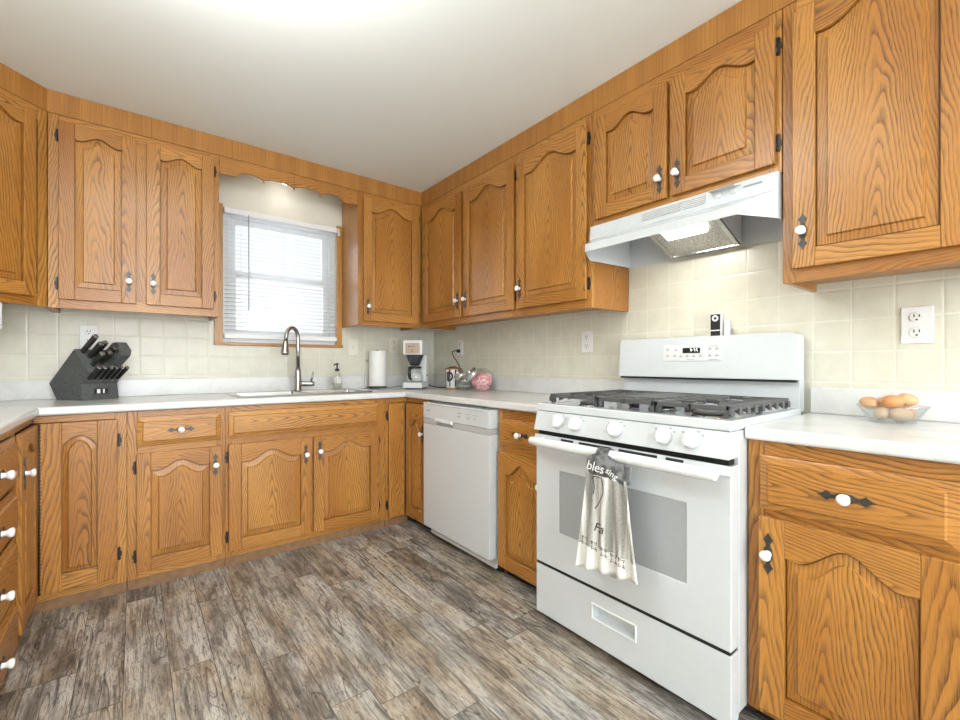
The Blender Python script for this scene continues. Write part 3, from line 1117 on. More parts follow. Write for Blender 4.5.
# ------------------------------------------------------------------ window blind
bl = thing('mini_blind', 'white horizontal mini blind, lowered and half open in the sink window', 'blind', ((WX0 + WX1) / 2, -.004, 1.275))
bx0, bx1 = WX0 + .006, WX1 - .004
m = MB(); m.box(bx0, bx1, -.030, .012, 2.108, 2.146); m.build('headrail', BLIND, bl, world=True, bevel=.003)
m = MB()
zz = 1.335
while zz < 2.10:
    a = math.radians(15)
    prev = None
    lo = []
    for k in range(5):
        s = -1 + k / 2
        yy = -.008 + s * .0145 * math.cos(a)
        lo.append((yy, zz + s * .0145 * math.sin(a) + .0022 * (1 - s * s)))
    for i in range(4):
        (ya, za), (yb, zb) = lo[i], lo[i + 1]
        m.poly([(bx0 + .004, ya, za), (bx1 - .004, ya, za), (bx1 - .004, yb, zb), (bx0 + .004, yb, zb)], True)
    zz += .0268
m.build('slats', BLIND, bl, world=True, solid=.0006)
m = MB(); m.box(bx0 + .002, bx1 - .002, -.024, .010, 1.277, 1.312); m.build('bottom_rail', BLIND, bl, world=True, bevel=.004)
m = MB()
for x in (bx0 + .10, (bx0 + bx1) / 2, bx1 - .10):
    for y in (-.0235, .0075):
        m.tube([(x, y, 1.30), (x, y, 2.11)], .0008, 5)
m.build('ladder_cords', BLIND, bl, world=True)
m = MB(); m.tube([(bx0 + .145, -.034, 2.115), (bx0 + .145, -.036, 1.47)], .0036, 8); m.build('tilt_wand', GREYPL, bl, world=True)
m = MB(); m.box(-.884, -.868, -.026, -.0165, 2.085, 2.145); m.box(-.884, -.868, -.04, -.0165, 2.085, 2.092)
tag(m.build('cord_cleat', WPLAST, world=True, bevel=.002), 'small white bracket on the right window casing beside the blind', 'bracket')

# bulb fitting added behind the valance to supply a glow there
lt = thing('added_sink_light', 'added small ceiling-mounted lamp hidden behind the scalloped valance above the sink', 'lamp', (-1.29, -.16, 2.33))
m = MB(); m.lathe([(.05, 2.463), (.05, 2.445), (.02, 2.44), (.02, 2.41)], (-1.29, -.13, 0), n=20); m.build('lamp_socket', WPLAST, lt, world=True)
m = MB(); m.lathe([(.0, 2.345), (.02, 2.35), (.03, 2.37), (.026, 2.395), (.014, 2.4095)], (-1.29, -.13, 0), n=18); m.build('bulb', DOME, lt, world=True)
pl = bpy.data.lights.new('added_sink_glow', 'POINT'); pl.energy, pl.color, pl.shadow_soft_size = .4, (1, .97, .92), .03
po = bpy.data.objects.new('added_sink_glow', pl); po.location = (-1.29, -.13, 2.325); COL.objects.link(po)

for i, (lx, ly) in enumerate(((-2.1, -2.25), (-1.7, -4.8))):  # unseen bowl lamps, put in to light ceiling and kitchen
    c = thing('added_bowl_light', ('added white glass bowl light, out of view above the middle of the kitchen floor', 'added white glass bowl light behind the viewer')[i], 'lamp', (lx, ly, HC - 0.460))
    m = MB(); m.lathe([(.075, HC - 0.001), (.075, HC - 0.015), (.06, HC - 0.025), (.010, HC - 0.030), (.010, HC - 0.440), (.018, HC - 0.445), (.018, HC - 0.462), (0, HC - 0.468)], (lx, ly, 0), n=28); m.build('lamp_stem', NICKEL, c, world=True)
    m = MB(); m.lathe([(.205, HC - 0.385), (.19, HC - 0.405), (.14, HC - 0.432), (.07, HC - 0.448), (.02, HC - 0.450)], (lx, ly, 0), n=36); m.build('lamp_bowl', DOME, c, world=True, solid=.004)

# ------------------------------------------------------------------ dishwasher
DY0, DY1 = -.930, -1.590
dw = thing('dishwasher', 'white built-in dishwasher under the right counter', 'dishwasher', (-.35, (DY0 + DY1) / 2, 0))
m = MB(); m.box(-.608, -.05, DY1, DY0, .05, .868); m.build('tub_body', WPLAST, dw, world=True)
m = MB(); m.box(-.665, -.609, DY1, DY0, .088, .735); m.build('door_panel', ENAMEL, dw, world=True, bevel=.004)
m = MB()
ph = -1.07; pw = -1.25
m.box(-.667, -.609, DY1, DY0, .768, .866)
dp = m.build('control_panel', ENAMEL, dw, world=True, bevel=.004)
m = MB()
m.box(-.664, -.609, ph, DY0, .7365, .7665); m.box(-.664, -.609, DY1, pw, .7365, .7665); m.box(-.648, -.609, pw, ph, .7365, .7665)
m.build('grey_strip', GREYPL, dw, world=True, bevel=.0015)
m = MB(); m.box(-.672, -.650, pw, ph, .755, .775); m.build('pocket_handle', HANDLEW, dw, world=True, bevel=.004)
m = MB()
for y in (-1.31, -1.325, -1.385, -1.40, -1.415, -1.46, -1.475):
    m.box(-.6678, -.667, y - .004, y + .004, .805, .812)
for y0 in (-1.30, -1.375, -1.45):
    m.box(-.6678, -.667, y0 - .05, y0, .826, .829)
m.box(-.6678, -.667, -1.01, -.975, .815, .822)
m.box(-.6678, -.667, -1.54, -.95, .855, .857)
m.build('button_marks', GREYINK, dp, world=True)
m = MB(); m.box(-.615, -.600, DY1 + .01, DY0 - .01, .030, .0495); m.build('kick_plate', WPLAST, dw, world=True)
m = MB(); m.box(-.575, -.560, DY1 + .01, DY0 - .01, 0, .0295); m.box(-.558, -.05, DY1 + .02, DY1 + .05, 0, .0495); m.box(-.558, -.05, DY0 - .05, DY0 - .02, 0, .0495)
m.build('kick_base', BLACKTOE, dw, world=True)

# ------------------------------------------------------------------ range
RY0, RY1 = -1.982, -2.783
RC = (RY0 + RY1) / 2
FXR = -.72
rg = thing('gas_range', 'white freestanding gas range with a towel on its oven handle', 'range', (-.36, RC, 0))
m = MB(); m.box(-.664, -.03, RY1, RY0, .045, .903); m.build('range_body', ENAMEL, rg, world=True, bevel=.003)
for x in (-.60, -.09):
    for y in (RY0 - .05, RY1 + .05):
        m = MB(); m.lathe([(.018, 0), (.018, .02), (.01, .022), (.01, .046)], (x, y, 0), n=12); m.build('leveling_foot', BLACKPL, rg, world=True)
# storage drawer
m = MB()
DZ0, DZ1 = .030, .238
hy0, hy1, hz0, hz1 = -2.285, -2.465, .132, .181
yz = lambda x, a, b_, c_, d_: [(x, a, c_), (x, b_, c_), (x, b_, d_), (x, a, d_)]
m.rings([yz(-.666, RY1, RY0, DZ0, DZ1), yz(FXR, RY1, RY0, DZ0, DZ1), yz(FXR, hy1, hy0, hz0, hz1), yz(-.690, hy1, hy0, hz0, hz1)], True, False, True, True)
sd = m.build('storage_drawer', ENAMEL, rg, world=True, bevel=.0025)
m = MB()
t_ = .007
m.box(FXR - .004, FXR + .003, hy1 - t_, hy0 + t_, hz1, hz1 + t_); m.box(FXR - .004, FXR + .003, hy1 - t_, hy0 + t_, hz0 - t_, hz0)
m.box(FXR - .004, FXR + .003, hy0, hy0 + t_, hz0, hz1); m.box(FXR - .004, FXR + .003, hy1 - t_, hy1, hz0, hz1)
m.build('pull_recess', HANDLEW, sd, world=True, bevel=.002)
# oven door
m = MB()
OZ0, OZ1 = .250, .800
oy0, oy1, oz0, oz1 = -2.113, -2.648, .404, .662
m.rings([yz(-.668, RY1, RY0, OZ0, OZ1), yz(FXR, RY1, RY0, OZ0, OZ1), yz(FXR, oy1, oy0, oz0, oz1), yz(-.700, oy1, oy0, oz0, oz1)], True, False, True, True)
od = m.build('oven_door', ENAMEL, rg, world=True, bevel=.003)
m = MB(); m.box(FXR + .0015, FXR + .006, oy1, oy0, oz0, oz1); m.build('oven_window', OVENGL, od, world=True)
m = MB(); m.box(FXR + .002, -.670, RY1 + .004, RY0 - .004, .239, .2495); m.build('drawer_gap', GAP, rg, world=True)
m = MB(); m.box(FXR + .012, -.668, RY1 + .012, RY0 - .004, .8005, .818); m.build('door_gap', GAP, rg, world=True)
# sloped vent strip along the door top
m = MB()
m.prism([(FXR - .014, RY1, .776), (FXR - .001, RY1, .776), (FXR - .001, RY1, .803), (FXR - .006, RY1, .803)], (0, RY0 - RY1, 0))
vt = m.build('vent_strip', ENAMEL, od, world=True)
m = MB()
for a, b in ((-2.132, -2.195), (-2.225, -2.373), (-2.405, -2.554), (-2.585, -2.644)):
    m.prism([(FXR - .0130, b, .7870), (FXR - .0085, b, .7870), (FXR - .0050, b, .7985), (FXR - .0093, b, .7985)], (0, a - b, 0))
m.build('vent_slots', GAP, vt, world=True)
# handle bar
m = MB()
pts = [(FXR - .058, RY0 - .022 + (RY1 - RY0 + .038) * k / 16, .781) for k in range(17)]
m.tube(pts, [.0165] + [.0195] * 15 + [.0165], 16)
for y in (RY0 - .045, RY1 + .045):
    m.box(FXR - .058, FXR - .001, y - .016, y + .016, .766, .796)
m.build('oven_handle', HANDLEW, od, world=True, bevel=.006, seg=3)
m = MB(); m.box(FXR - .0012, FXR - .0002, -2.388, -2.366, .320, .338); lg = m.build('emblem', GREYINK, od, world=True)
m = MB(); m.box(FXR - .0018, FXR - .0012, -2.383, -2.371, .324, .334); m.build('emblem_face', GREYPL, lg, world=True)
# sloped control panel with five knobs
m = MB()
m.prism([(FXR - .016, RY1, .822), (FXR + .055, RY1, .822), (FXR + .055, RY1, .903), (FXR + .004, RY1, .903)], (0, RY0 - RY1, 0))
cp = m.build('control_panel', ENAMEL, rg, world=True, bevel=.003)
nrm = Vector((-.081, 0, .020)).normalized()
for ky in (-2.118, -2.208, -2.390, -2.576, -2.668):
    kc = Vector((FXR - .0062, ky, .866))
    m = MB()
    m.lathe([(.027, .0005), (.0275, .006), (.026, .012), (.0235, .022), (.021, .0245), (0, .025)], kc, nrm, 28)
    up = Vector((0, 0, 1)) - nrm * nrm.z
    up.normalize()
    sd_ = nrm.cross(up)
    A0 = kc + nrm * .023
    P = [A0 - up * .022 - sd_ * .0062, A0 + up * .022 - sd_ * .0062, A0 + up * .022 + sd_ * .0062, A0 - up * .022 + sd_ * .0062]
    m.prism([tuple(q) for q in P], nrm * .012)
    kb = m.build('knob', HANDLEW, cp, world=True, bevel=.0015)
m = MB()
for ky in (-2.118, -2.208, -2.390, -2.576, -2.668):
    for dyy, dzz in ((-.034, .018), (.030, .022), (-.020, .028)):
        c_ = Vector((FXR - .0062 + .25 * (dzz) - .0008, ky + dyy, .866 + dzz))
        m.box(c_.x - .0006, c_.x + .0006, c_.y - .003, c_.y + .003, c_.z - .0022, c_.z + .0022)
m.build('knob_marks', GREYINK, cp, world=True)
# cooktop with raised rim
m = MB()
oc = lambda z, i: [(FXR + i, RY1 + i, z), (-.105 - i, RY1 + i, z), (-.105 - i, RY0 - i, z), (FXR + i, RY0 - i, z)]
ic = lambda z, i: [(FXR + .045 + i, RY1 + .028 + i, z), (-.135 - i, RY1 + .028 + i, z), (-.135 - i, RY0 - .028 - i, z), (FXR + .045 + i, RY0 - .028 - i, z)]
m.rings([oc(.9045, 0), oc(.936, 0), ic(.936, 0), ic(.918, .012)], True, False, True, True)
ck = m.build('cooktop', ENAMEL, rg, world=True, bevel=.005, seg=3)
for bx, by, br in ((-.54, -2.135, .048), (-.27, -2.135, .040), (-.40, -2.386, .05), (-.54, -2.637, .052), (-.27, -2.637, .040)):
    m = MB(); m.lathe([(br * 1.1, .9185), (br * 1.05, .926), (br * .9, .934)], (bx, by, 0), n=28); bh = m.build('burner_head', STEEL, ck, world=True)
    m = MB(); m.lathe([(br * .92, .9345), (br * .95, .940), (br * .8, .945), (0, .946)], (bx, by, 0), n=28); m.build('burner_cap', IRON, bh, world=True)
gx0, gx1 = -.668, -.150
for y0, y1, kind in ((-2.015, -2.262, 0), (-2.266, -2.506, 1), (-2.510, -2.757, 0)):
    m = MB()
    zt_, hb = .976, .013
    bw = .012

    def bar(xa, ya, xb, yb, za=zt_ - .016, zb=zt_, w_=bw):
        dv = Vector((xb - xa, yb - ya, 0)); n_ = Vector((-dv.y, dv.x, 0)).normalized() * w_ / 2
        m.prism([(xa + n_.x, ya + n_.y, za), (xb + n_.x, yb + n_.y, za), (xb - n_.x, yb - n_.y, za), (xa - n_.x, ya - n_.y, za)], (0, 0, zb - za))
    # perimeter
    bar(gx0, y0 - bw / 2, gx1, y0 - bw / 2); bar(gx0, y1 + bw / 2, gx1, y1 + bw / 2)
    bar(gx0 + bw / 2, y0, gx0 + bw / 2, y1); bar(gx1 - bw / 2, y0, gx1 - bw / 2, y1)
    cy = (y0 + y1) / 2
    xs = [gx0 + (gx1 - gx0) * k / 8 for k in range(1, 8)]
    if kind == 0:
        for k, x in enumerate(xs):
            L_ = .085 if k in (1, 2, 4, 5) else (y0 - y1)
            if k == 3:
                bar(x, y0, x, y1)
            elif k in (0, 6):
                bar(x, y0, x, y0 - .06); bar(x, y1, x, y1 + .06)
            else:
                bar(x, y0, x, y0 - L_); bar(x, y1, x, y1 + L_)
        bar(gx0, cy, gx0 + .085, cy); bar(gx1, cy, gx1 - .085, cy); bar((gx0 + gx1) / 2 - .05, cy, (gx0 + gx1) / 2 + .05, cy)
        # outer fingers sloping down past the rim, like teeth
        ye, sg = (y0, 1) if y0 > -2.1 else (y1, -1)
        for k in range(9):
            x = gx0 + .012 + (gx1 - gx0 - .024) * k / 8
            m.prism([(x - .012, ye - sg * .012, zt_), (x + .012, ye - sg * .012, zt_), (x + .012, ye + sg * .006, zt_ - .012), (x - .012, ye + sg * .006, zt_ - .012)], (0, 0, -.022))
    else:
        for x in xs:
            bar(x, y0, x, y1, w_=.014)
        bar(gx0, cy, gx1, cy, w_=.014)
        m.box(gx0 + .10, gx1 - .10, cy - .075, cy + .075, zt_ - .006, zt_ + .002)
    for x in (gx0 + .012, (gx0 + gx1) / 2, gx1 - .012):
        for y in (y0 - .010, y1 + .010):
            m.box(x - .010, x + .010, y - .008, y + .008, .9365 if (x < gx0 + .03 or x > gx1 - .03) else .9185, zt_ - .012)
    m.build('burner_grate', IRON, ck, world=True, bevel=.0025)
# backguard
GY0, GY1 = -1.985, -2.770
m = MB()
for x0, x1, za, zb, rad in ((-.100, -.024, 1.044, 1.230, .022), (-.074, -.022, .9185, 1.0440, .001)):
    ol = [(GY0, za), (GY1, za)]
    for k in range(7):
        a = PI / 2 * k / 6
        ol.append((GY1 + rad - rad * math.cos(a), zb - rad + rad * math.sin(a)))
    for k in range(7):
        a = PI / 2 * k / 6
        ol.append((GY0 - rad + rad * math.sin(a), zb - rad + rad * math.cos(a)))
    fr = lambda z: x0 - (.012 * (1.222 - z) / .172 if rad > .01 else 0)
    ia = [m.vert((fr(z), y, z)) for y, z in ol]
    ib = [m.vert((x1, y, z)) for y, z in ol]
    m.face(ia); m.face(ib[::-1])
    for k in range(len(ol)):
        m.face((ia[k], ib[k], ib[(k + 1) % len(ol)], ia[(k + 1) % len(ol)]))
bgd = m.build('backguard', ENAMEL, rg, world=True, bevel=.004, seg=3)
m = MB(); m.box(-.106, -.0745, GY1 + .006, GY0 - .006, 1.034, 1.0435); m.build('guard_gap', GAP, bgd, world=True)
dn = Vector((-.172, 0, .012)).normalized()


def guard(y0, y1, z0, z1, t, lift=.0):
    xf = lambda z: -.100 - .012 * (1.222 - z) / .172 - lift
    mm = MB()
    mm.prism([(xf(z0), y0, z0), (xf(z0), y1, z0), (xf(z1), y1, z1), (xf(z1), y0, z1)], (-t, 0, 0))
    return mm


dsp = guard(-2.227, -2.493, 1.120, 1.193, .002).build('display_panel', WPLAST, bgd, world=True, bevel=.0008, seg=1)
clk = guard(-2.322, -2.402, 1.156, 1.180, .0012, .002).build('clock_display', BLACKGL, dsp, world=True)
text_part('clock_digits', '3:35', .023, DIGIT, dsp, (-.1070, -2.374, 1.1675), (0, -1, 0), (0, 0, 1))
m = MB()
for y, z in ((-2.25, 1.172), (-2.29, 1.170), (-2.25, 1.143), (-2.285, 1.143), (-2.315, 1.140), (-2.345, 1.140), (-2.375, 1.140), (-2.405, 1.140), (-2.445, 1.172), (-2.475, 1.172), (-2.445, 1.142), (-2.475, 1.142)):
    xf = -.100 - .012 * (1.222 - z) / .172 - .0022
    m.box(xf - .0008, xf + .0004, y - .007, y + .007, z - .002, z + .002); m.box(xf - .0008, xf + .0004, y - .002, y + .003, z + .004, z + .008)
for y, z in ((-2.36, 1.127), (-2.46, 1.127), (-2.46, 1.186)):
    xf = -.100 - .012 * (1.222 - z) / .172 - .0022
    m.box(xf - .0008, xf + .0004, y - .018, y + .018, z - .001, z + .001)
m.build('button_marks', GREYINK, dsp, world=True)

# things standing on the backguard ledge
lz = 1.2285
t = thing('handheld_gadget', 'narrow black and white handheld gadget with a white ring, upright behind the range', 'gadget', (-.040, -2.445, lz))
m = MB(); m.box(-.052, -.030, -2.470, -2.420, lz, 1.334); m.build('case', WPLAST, t, world=True, bevel=.003)
m = MB(); m.box(-.0545, -.052, -2.4655, -2.4245, lz + .002, 1.329); fp = m.build('face_plate', BLACKPL, t, world=True)
m = MB()
lo_ = [[(-.0560, -2.445 + r_ * math.cos(2 * PI * k / 20), 1.311 + r_ * math.sin(2 * PI * k / 20)) for k in range(20)] for r_ in (.0065, .014)]
m.rings(lo_, True, False); m.rings([[(-.0545, y, z) for _, y, z in l_] for l_ in lo_], True, False)
m.build('ring_button', WHITEINK, fp, world=True)
m = MB(); m.box(-.0552, -.0545, -2.465, -2.425, 1.255, 1.259); m.build('stripe', WHITEINK, fp, world=True)
m = MB(); m.box(-.045, -.030, -2.500, -2.478, lz, 1.302)
tag(m.build('plastic_block', WPLAST, world=True, bevel=.003), 'slim white plastic block upright beside the black gadget behind the range', 'gadget')

# ------------------------------------------------------------------ towel on the oven handle
tw = thing('dish_towel', 'white and grey dish towel with dark quilted top hanging from the oven handle', 'towel', (FXR - .085, -2.38, .37))
HXT = FXR - .058
m = MB()
rows = []
NU, NV = 60, 26
for j in range(NV + 1):
    q = j / NV
    z = .712 - q * (.712 - .380)
    ya = -2.334 + q * .038
    yb = -2.496 - q * .056
    row = []
    for i in range(NU + 1):
        p = i / NU
        amp = (.014 + .010 * q)
        x = HXT - .030 - .008 * q - amp * (.5 + .5 * math.cos(2 * PI * (p * 4.2 + .12 * math.sin(5 * p)))) + .003 * math.sin(9 * p + 3 * q)
        zz_ = z + q * (.034 * p - .014)
        row.append((x, ya + (yb - ya) * p, zz_))
    rows.append(row)
m.rings(rows, False, True)
m.build('towel_cloth', TOWEL, tw, world=True, solid=.004)
m = MB()
ol = [(-2.328, .735), (-2.327, .760), (-2.337, .775), (-2.365, .787), (-2.387, .792), (-2.413, .788), (-2.445, .770), (-2.471, .744), (-2.487, .712), (-2.477, .698), (-2.455, .700), (-2.425, .708), (-2.395, .712), (-2.360, .708), (-2.337, .714)]
cyo, czo = -2.400, .745
for k in range(len(ol)):
    a, b_ = ol[k], ol[(k + 1) % len(ol)]
bulge = lambda y, z, s: (HXT - .0345 - .016 * (1 - s * s), cyo + (y - cyo) * s, czo + (z - czo) * s)
lp_ = [[bulge(y, z, s) for y, z in ol] for s in (1.0, .8, .5, .02)]
m.rings(lp_, True, True)
m.rings([[(HXT - .0265, y, z) for y, z in ol], lp_[0]], True, False, True)
m.build('quilted_top', POTH, tw, world=True)
m = MB()
m.prism([(HXT - .030, -2.477, .765), (HXT - .030, -2.504, .762), (HXT - .030, -2.499, .700), (HXT - .030, -2.485, .698)], (.008, 0, 0))
m.build('side_flap', POTH, tw, world=True, bevel=.001)
m = MB()
lo_ = []
for k in range(25):
    a = PI * (1.02 - k / 24 * 1.75)
    lo_.append([(HXT + .0225 * math.cos(a), y_, .781 + .0225 * math.sin(a)) for y_ in (-2.360, -2.410)])
m.rings(lo_, False, True)
m.build('handle_loop', POTH, tw, world=True, solid=.003)
m = MB(); m.lathe([(.0105, .0), (.0105, .004), (.007, .006), (0, .006)], (HXT - .0320, -2.385, .780), (-1, 0, .35), 16); m.build('button', CERAMIC, tw, world=True)
text_part('lettering', 'bles', .047, WHITEINK, tw, (HXT - .0525, -2.378, .742), (0, -1, -.10), (0, -.1, 1), .0015, .15)
text_part('lettering', 'sing', .032, WHITEINK, tw, (HXT - .0490, -2.443, .731), (0, -1, -.45), (0, -.45, 1), .0015, .15)
text_part('lettering', 'Fa', .046, INK, tw, (HXT - .0615, -2.400, .535), (0, -1, -.10), (0, -.1, 1), .001, .25)
m = MB()


def stroke(pts, r=.0016):
    m.tube(pts, r, 5)


xs_ = HXT - .058
stroke([(xs_, -2.370, .700), (xs_, -2.380, .712), (xs_, -2.410, .709), (xs_, -2.415, .690), (xs_ - .001, -2.417, .66), (xs_ - .002, -2.400, .62), (xs_ - .003, -2.385, .60)], .0018)
stroke([(xs_, -2.377, .700), (xs_ - .001, -2.381, .67), (xs_ - .001, -2.377, .65)])
for cy_, cz_ in ((-2.340, .475), (-2.380, .468), (-2.420, .458), (-2.460, .450), (-2.490, .446)):
    for k in range(4):
        a0 = PI / 2 * k + PI / 4
        stroke([(HXT - .0605, cy_ + .017 * math.cos(a0 + e) * q, cz_ + .021 * math.sin(a0 + e) * q) for e, q in ((-.5, .5), (0, 1.0), (.5, .5))], .0014)
m.build('printed_motif', INK, tw, world=True)

# ------------------------------------------------------------------ range hood
hd = thing('range_hood', 'white under-cabinet range hood over the gas range, lamp lit', 'range hood', (-.25, RC, 1.61))
HY0, HY1 = -1.984, -2.784
XF, XLIP = -.345, -.505
m = MB()
t_ = .012
# profile: fascia, sloped shoulder, lip; corners chamfered towards the front
top_ = [(-.010, HY0), (XF, HY0), (XF, HY1), (-.010, HY1)]
m.poly([(x, y, 1.777) for x, y in top_])
m.rings([[(XF, HY0, 1.777), (XF, HY1, 1.777)], [(XF - .008, HY0, 1.712), (XF - .008, HY1, 1.712)]], False, False)
lipL, lipR = -2.078, -2.712
m.poly([(XF - .008, HY0, 1.712), (XF - .008, HY1, 1.712), (XLIP, lipR, 1.645), (XLIP, lipL, 1.645)])
m.poly([(XLIP, lipL, 1.645), (XLIP, lipR, 1.645), (XLIP, lipR, 1.612), (XLIP, lipL, 1.612)])
for y, yl in ((HY0, lipL), (HY1, lipR)):
    m.poly([(XF - .008, y, 1.712), (XLIP, yl, 1.645), (XLIP, yl, 1.612), (XF - .008, y, 1.612)])
    m.poly([(-.010, y, 1.777), (XF, y, 1.777), (XF - .008, y, 1.712), (XF - .008, y, 1.612), (-.010, y, 1.622)])
m.poly([(-.010, HY0, 1.622), (-.010, HY1, 1.622), (-.010, HY1, 1.777), (-.010, HY0, 1.777)])
hs = m.build('hood_shell', ENAMEL, hd, world=True, solid=.0022)
m = MB()
for y0, y1 in ((-2.268, -2.345), (-2.355, -2.440), (-2.450, -2.538)):
    m.box(XF - .0075, XF - .002, y1, y0, 1.732, 1.768)
vp = m.build('vent_grille', GREYPL, hd, world=True)
m = MB()
for y0, y1 in ((-2.268, -2.345), (-2.355, -2.440), (-2.450, -2.538)):
    for k in range(5):
        z = 1.7365 + k * .0072
        m.box(XF - .0105, XF - .0070, y1, y0, z - .0016, z + .0016)
m.build('grille_louvres', WPLAST, vp, world=True)
m = MB()
for y in (-2.585, -2.640):
    m.box(XF - .0105, XF - .003, y - .010, y + .010, 1.742, 1.756)
m.build('rocker_switch', WPLAST, hd, world=True, bevel=.002)
m = MB(); m.box(XF - .0075, XF - .003, -2.735, -2.675, 1.752, 1.757); m.box(XF - .0075, XF - .003, -2.665, -2.568, 1.766, 1.768); m.build('switch_marks', GREYINK, hd, world=True)
# sloped filter housing and lamp
fa0, fa1 = -2.262, -2.532
sl = lambda x: 1.6225 + (-.068 - x) * .37
m = MB()
m.prism([(-.068, fa1, sl(-.068)), (-.332, fa1, sl(-.332)), (-.332, fa1, sl(-.332) + .006), (-.068, fa1, sl(-.068) + .006)], (0, fa0 - fa1, 0))
m.build('grease_filter', FILTER, hd, world=True)
m = MB()
for y in (fa0 + .009, fa1 - .009):
    m.prism([(-.060, y - .009, sl(-.060) - .004), (-.334, y - .009, sl(-.334) - .004), (-.334, y - .009, sl(-.334) + .008), (-.060, y - .009, sl(-.060) + .008)], (0, .018, 0))
m.box(-.068, -.058, fa1 - .018, fa0 + .018, 1.6175, 1.629)
m.build('filter_frame', STEEL, hd, world=True)
for y in (fa0 + .020, fa1 - .020):
    m = MB()
    s_ = 1 if y > RC else -1
    m.prism([(-.055, y, 1.622), (-.335, y, 1.728), (-.335, y, 1.770), (-.055, y, 1.770)], (0, .002 * s_, 0))
    m.build('filter_housing', ENAMEL, hd, world=True)
m = MB()
m.prism([(-.215, -2.485, sl(-.215) - .018), (-.318, -2.485, sl(-.318) - .018), (-.324, -2.485, sl(-.324) - .001), (-.205, -2.485, sl(-.205) - .001)], (0, .175, 0))
m.build('lamp_lens', LAMP, hd, world=True, bevel=.004)
m = MB(); m.box(-.38, -.27, -2.65, -2.56, 1.7645, 1.7655); m.build('damper_plate', GREYPL, hd, world=True)
area('hood_lamp_glow', (-.26, -2.39, 1.655), (0, math.radians(-8), 0), .10, .17, 1.5, (1, .97, .92))

# ------------------------------------------------------------------ outlets and switches


def outlet(label, wall, a, z, mat=OUTL, w=.080, h=.126, kind='duplex', cat='outlet', group=None):
    """wall: 'B' back (a = x) or 'R' right (a = y); local frame faces -y"""
    if wall == 'B':
        c = thing('wall_outlet' if kind == 'duplex' else 'light_switch', label, cat, (a, -.0062, z), 0, group)
    else:
        c = thing('wall_outlet' if kind == 'duplex' else 'light_switch', label, cat, (-.0062, a, z), -PI / 2, group)
    p = MB(); p.box(-w / 2, w / 2, -.006, 0, -h / 2, h / 2); p.build('cover_plate', mat, c, bevel=.0025)
    if kind == 'duplex':
        for dz in (.026, -.026):
            q = MB(); q.lathe([(.0185, .006), (.0185, .0085), (.0165, .009)], (0, 0, dz), (0, -1, 0), 20)
            so = q.build('socket', mat, c)
            q = MB()
            for x in (-.0065, .0065):
                q.box(x - .0014, x + .0014, -.0096, -.0088, dz + .000, dz + .010)
            q.box(-.0028, .0028, -.0096, -.0088, dz - .011, dz - .006)
            q.build('slots', BLACKPL, so)
    else:
        q = MB(); q.box(-.0045, .0045, -.016, -.006, -.012, .010); q.build('toggle', mat, c, bevel=.001)
    return c


outlet('white duplex outlet on the back wall, partly behind the knife block', 'B', -2.312, 1.262)
outlet('cream light switch on the back wall just right of the window', 'B', -.757, 1.240, OUTC, kind='switch', cat='switch')
outlet('pale outlet plate on the back wall, half hidden behind the coffee maker', 'B', -.405, 1.262, OUTC)
outlet('white outlet on the right wall with a black cord plugged in', 'R', -.410, 1.239, w=.072)
outlet('white duplex outlet on the right wall left of the range, above bare counter', 'R', -1.697, 1.237)
outlet('white duplex outlet on the right wall above the bowl of eggs', 'R', -3.087, 1.239)

# ------------------------------------------------------------------ knife block with its knives
kb_rot = math.radians(36.87)
KZ = CZ1 + .0005
KW, KL = .182, .25
kfx, kfy = -2.322, -.262     # front left bottom corner in the room
kx_, ky_ = math.cos(kb_rot), math.sin(kb_rot)
# local frame: x along the width, -y to the front
kb = thing('knife_block', 'charcoal knife block standing on the counter under the left wall cabinet', 'knife block', (kfx + kx_ * KW / 2, kfy + ky_ * KW / 2, KZ), kb_rot)
Q = lambda s, z: (-KW / 2, s, z)
prof = [(0, 0), (KL - .045, 0), (KL + .030, .085), (.070, .258), (-.020, .140), (.020, .122), (.012, .085)]
prof = [(0, 0), (.190, 0), (.246, .088), (.060, .272), (-.042, .150), (.012, .085)]
m = MB(); m.prism([Q(s, z) for s, z in prof], (KW, 0, 0)); m.build('block_body', BLOCK, kb, bevel=.003)
m = MB(); m.box(-.022, -.006, -.0012, -.0002, .034, .056); m.box(.008, .016, -.0012, -.0002, .034, .056); m.build('name_plate', WHITEINK, kb)
m = MB(); m.box(-.034, .032, -.0008, -.0001, .031, .059); m.build('plate_back', BLACKPL, kb)


def local_thing(name, label, cat, p, group=None):
    M = Matrix.Rotation(kb_rot, 4, 'Z')
    q = M @ Vector(p) + kb.location
    return thing(name, label, cat, q, kb_rot, group)


def knife(name, label, base_p, dirv, L_, wd, th, group=None, rivets=True, wide=0):
    t_ = local_thing(name, label, 'knife', base_p, group)
    d_ = Vector(dirv).normalized()
    side = Vector((1, 0, 0))
    upv = d_.cross(side).normalized()
    h_ = MB()
    lo_ = []
    for q, k in ((.012, .9), (.03, .85), (.5, 1.0), (.85, 1.08), (.97, 1.1), (1.0, .8)):
        c_ = d_ * (L_ * q)
        lo_.append([c_ + side * (th * a) + upv * (wd * b * k) for a, b in ((-.5, -.35), (-.35, -.5), (.35, -.5), (.5, -.35), (.5, .35), (.35, .5), (-.35, .5), (-.5, .35))])
    h_.rings(lo_, True, False, True, True)
    h_.build('handle', BLACKPL, t_)
    for nm, q0, q1, k in (('bolster', .0, .05, .92), ('end_cap', 1.0, 1.05, .82)):
        h_ = MB()
        lo_ = [[d_ * (L_ * q) + side * (th * a * 1.05) + upv * (wd * b * k) for a, b in ((-.5, -.5), (.5, -.5), (.5, .5), (-.5, .5))] for q in (q0, q1)]
        h_.rings(lo_, True, False, True, True)
        h_.build(nm, CHROME, t_)
    return t_


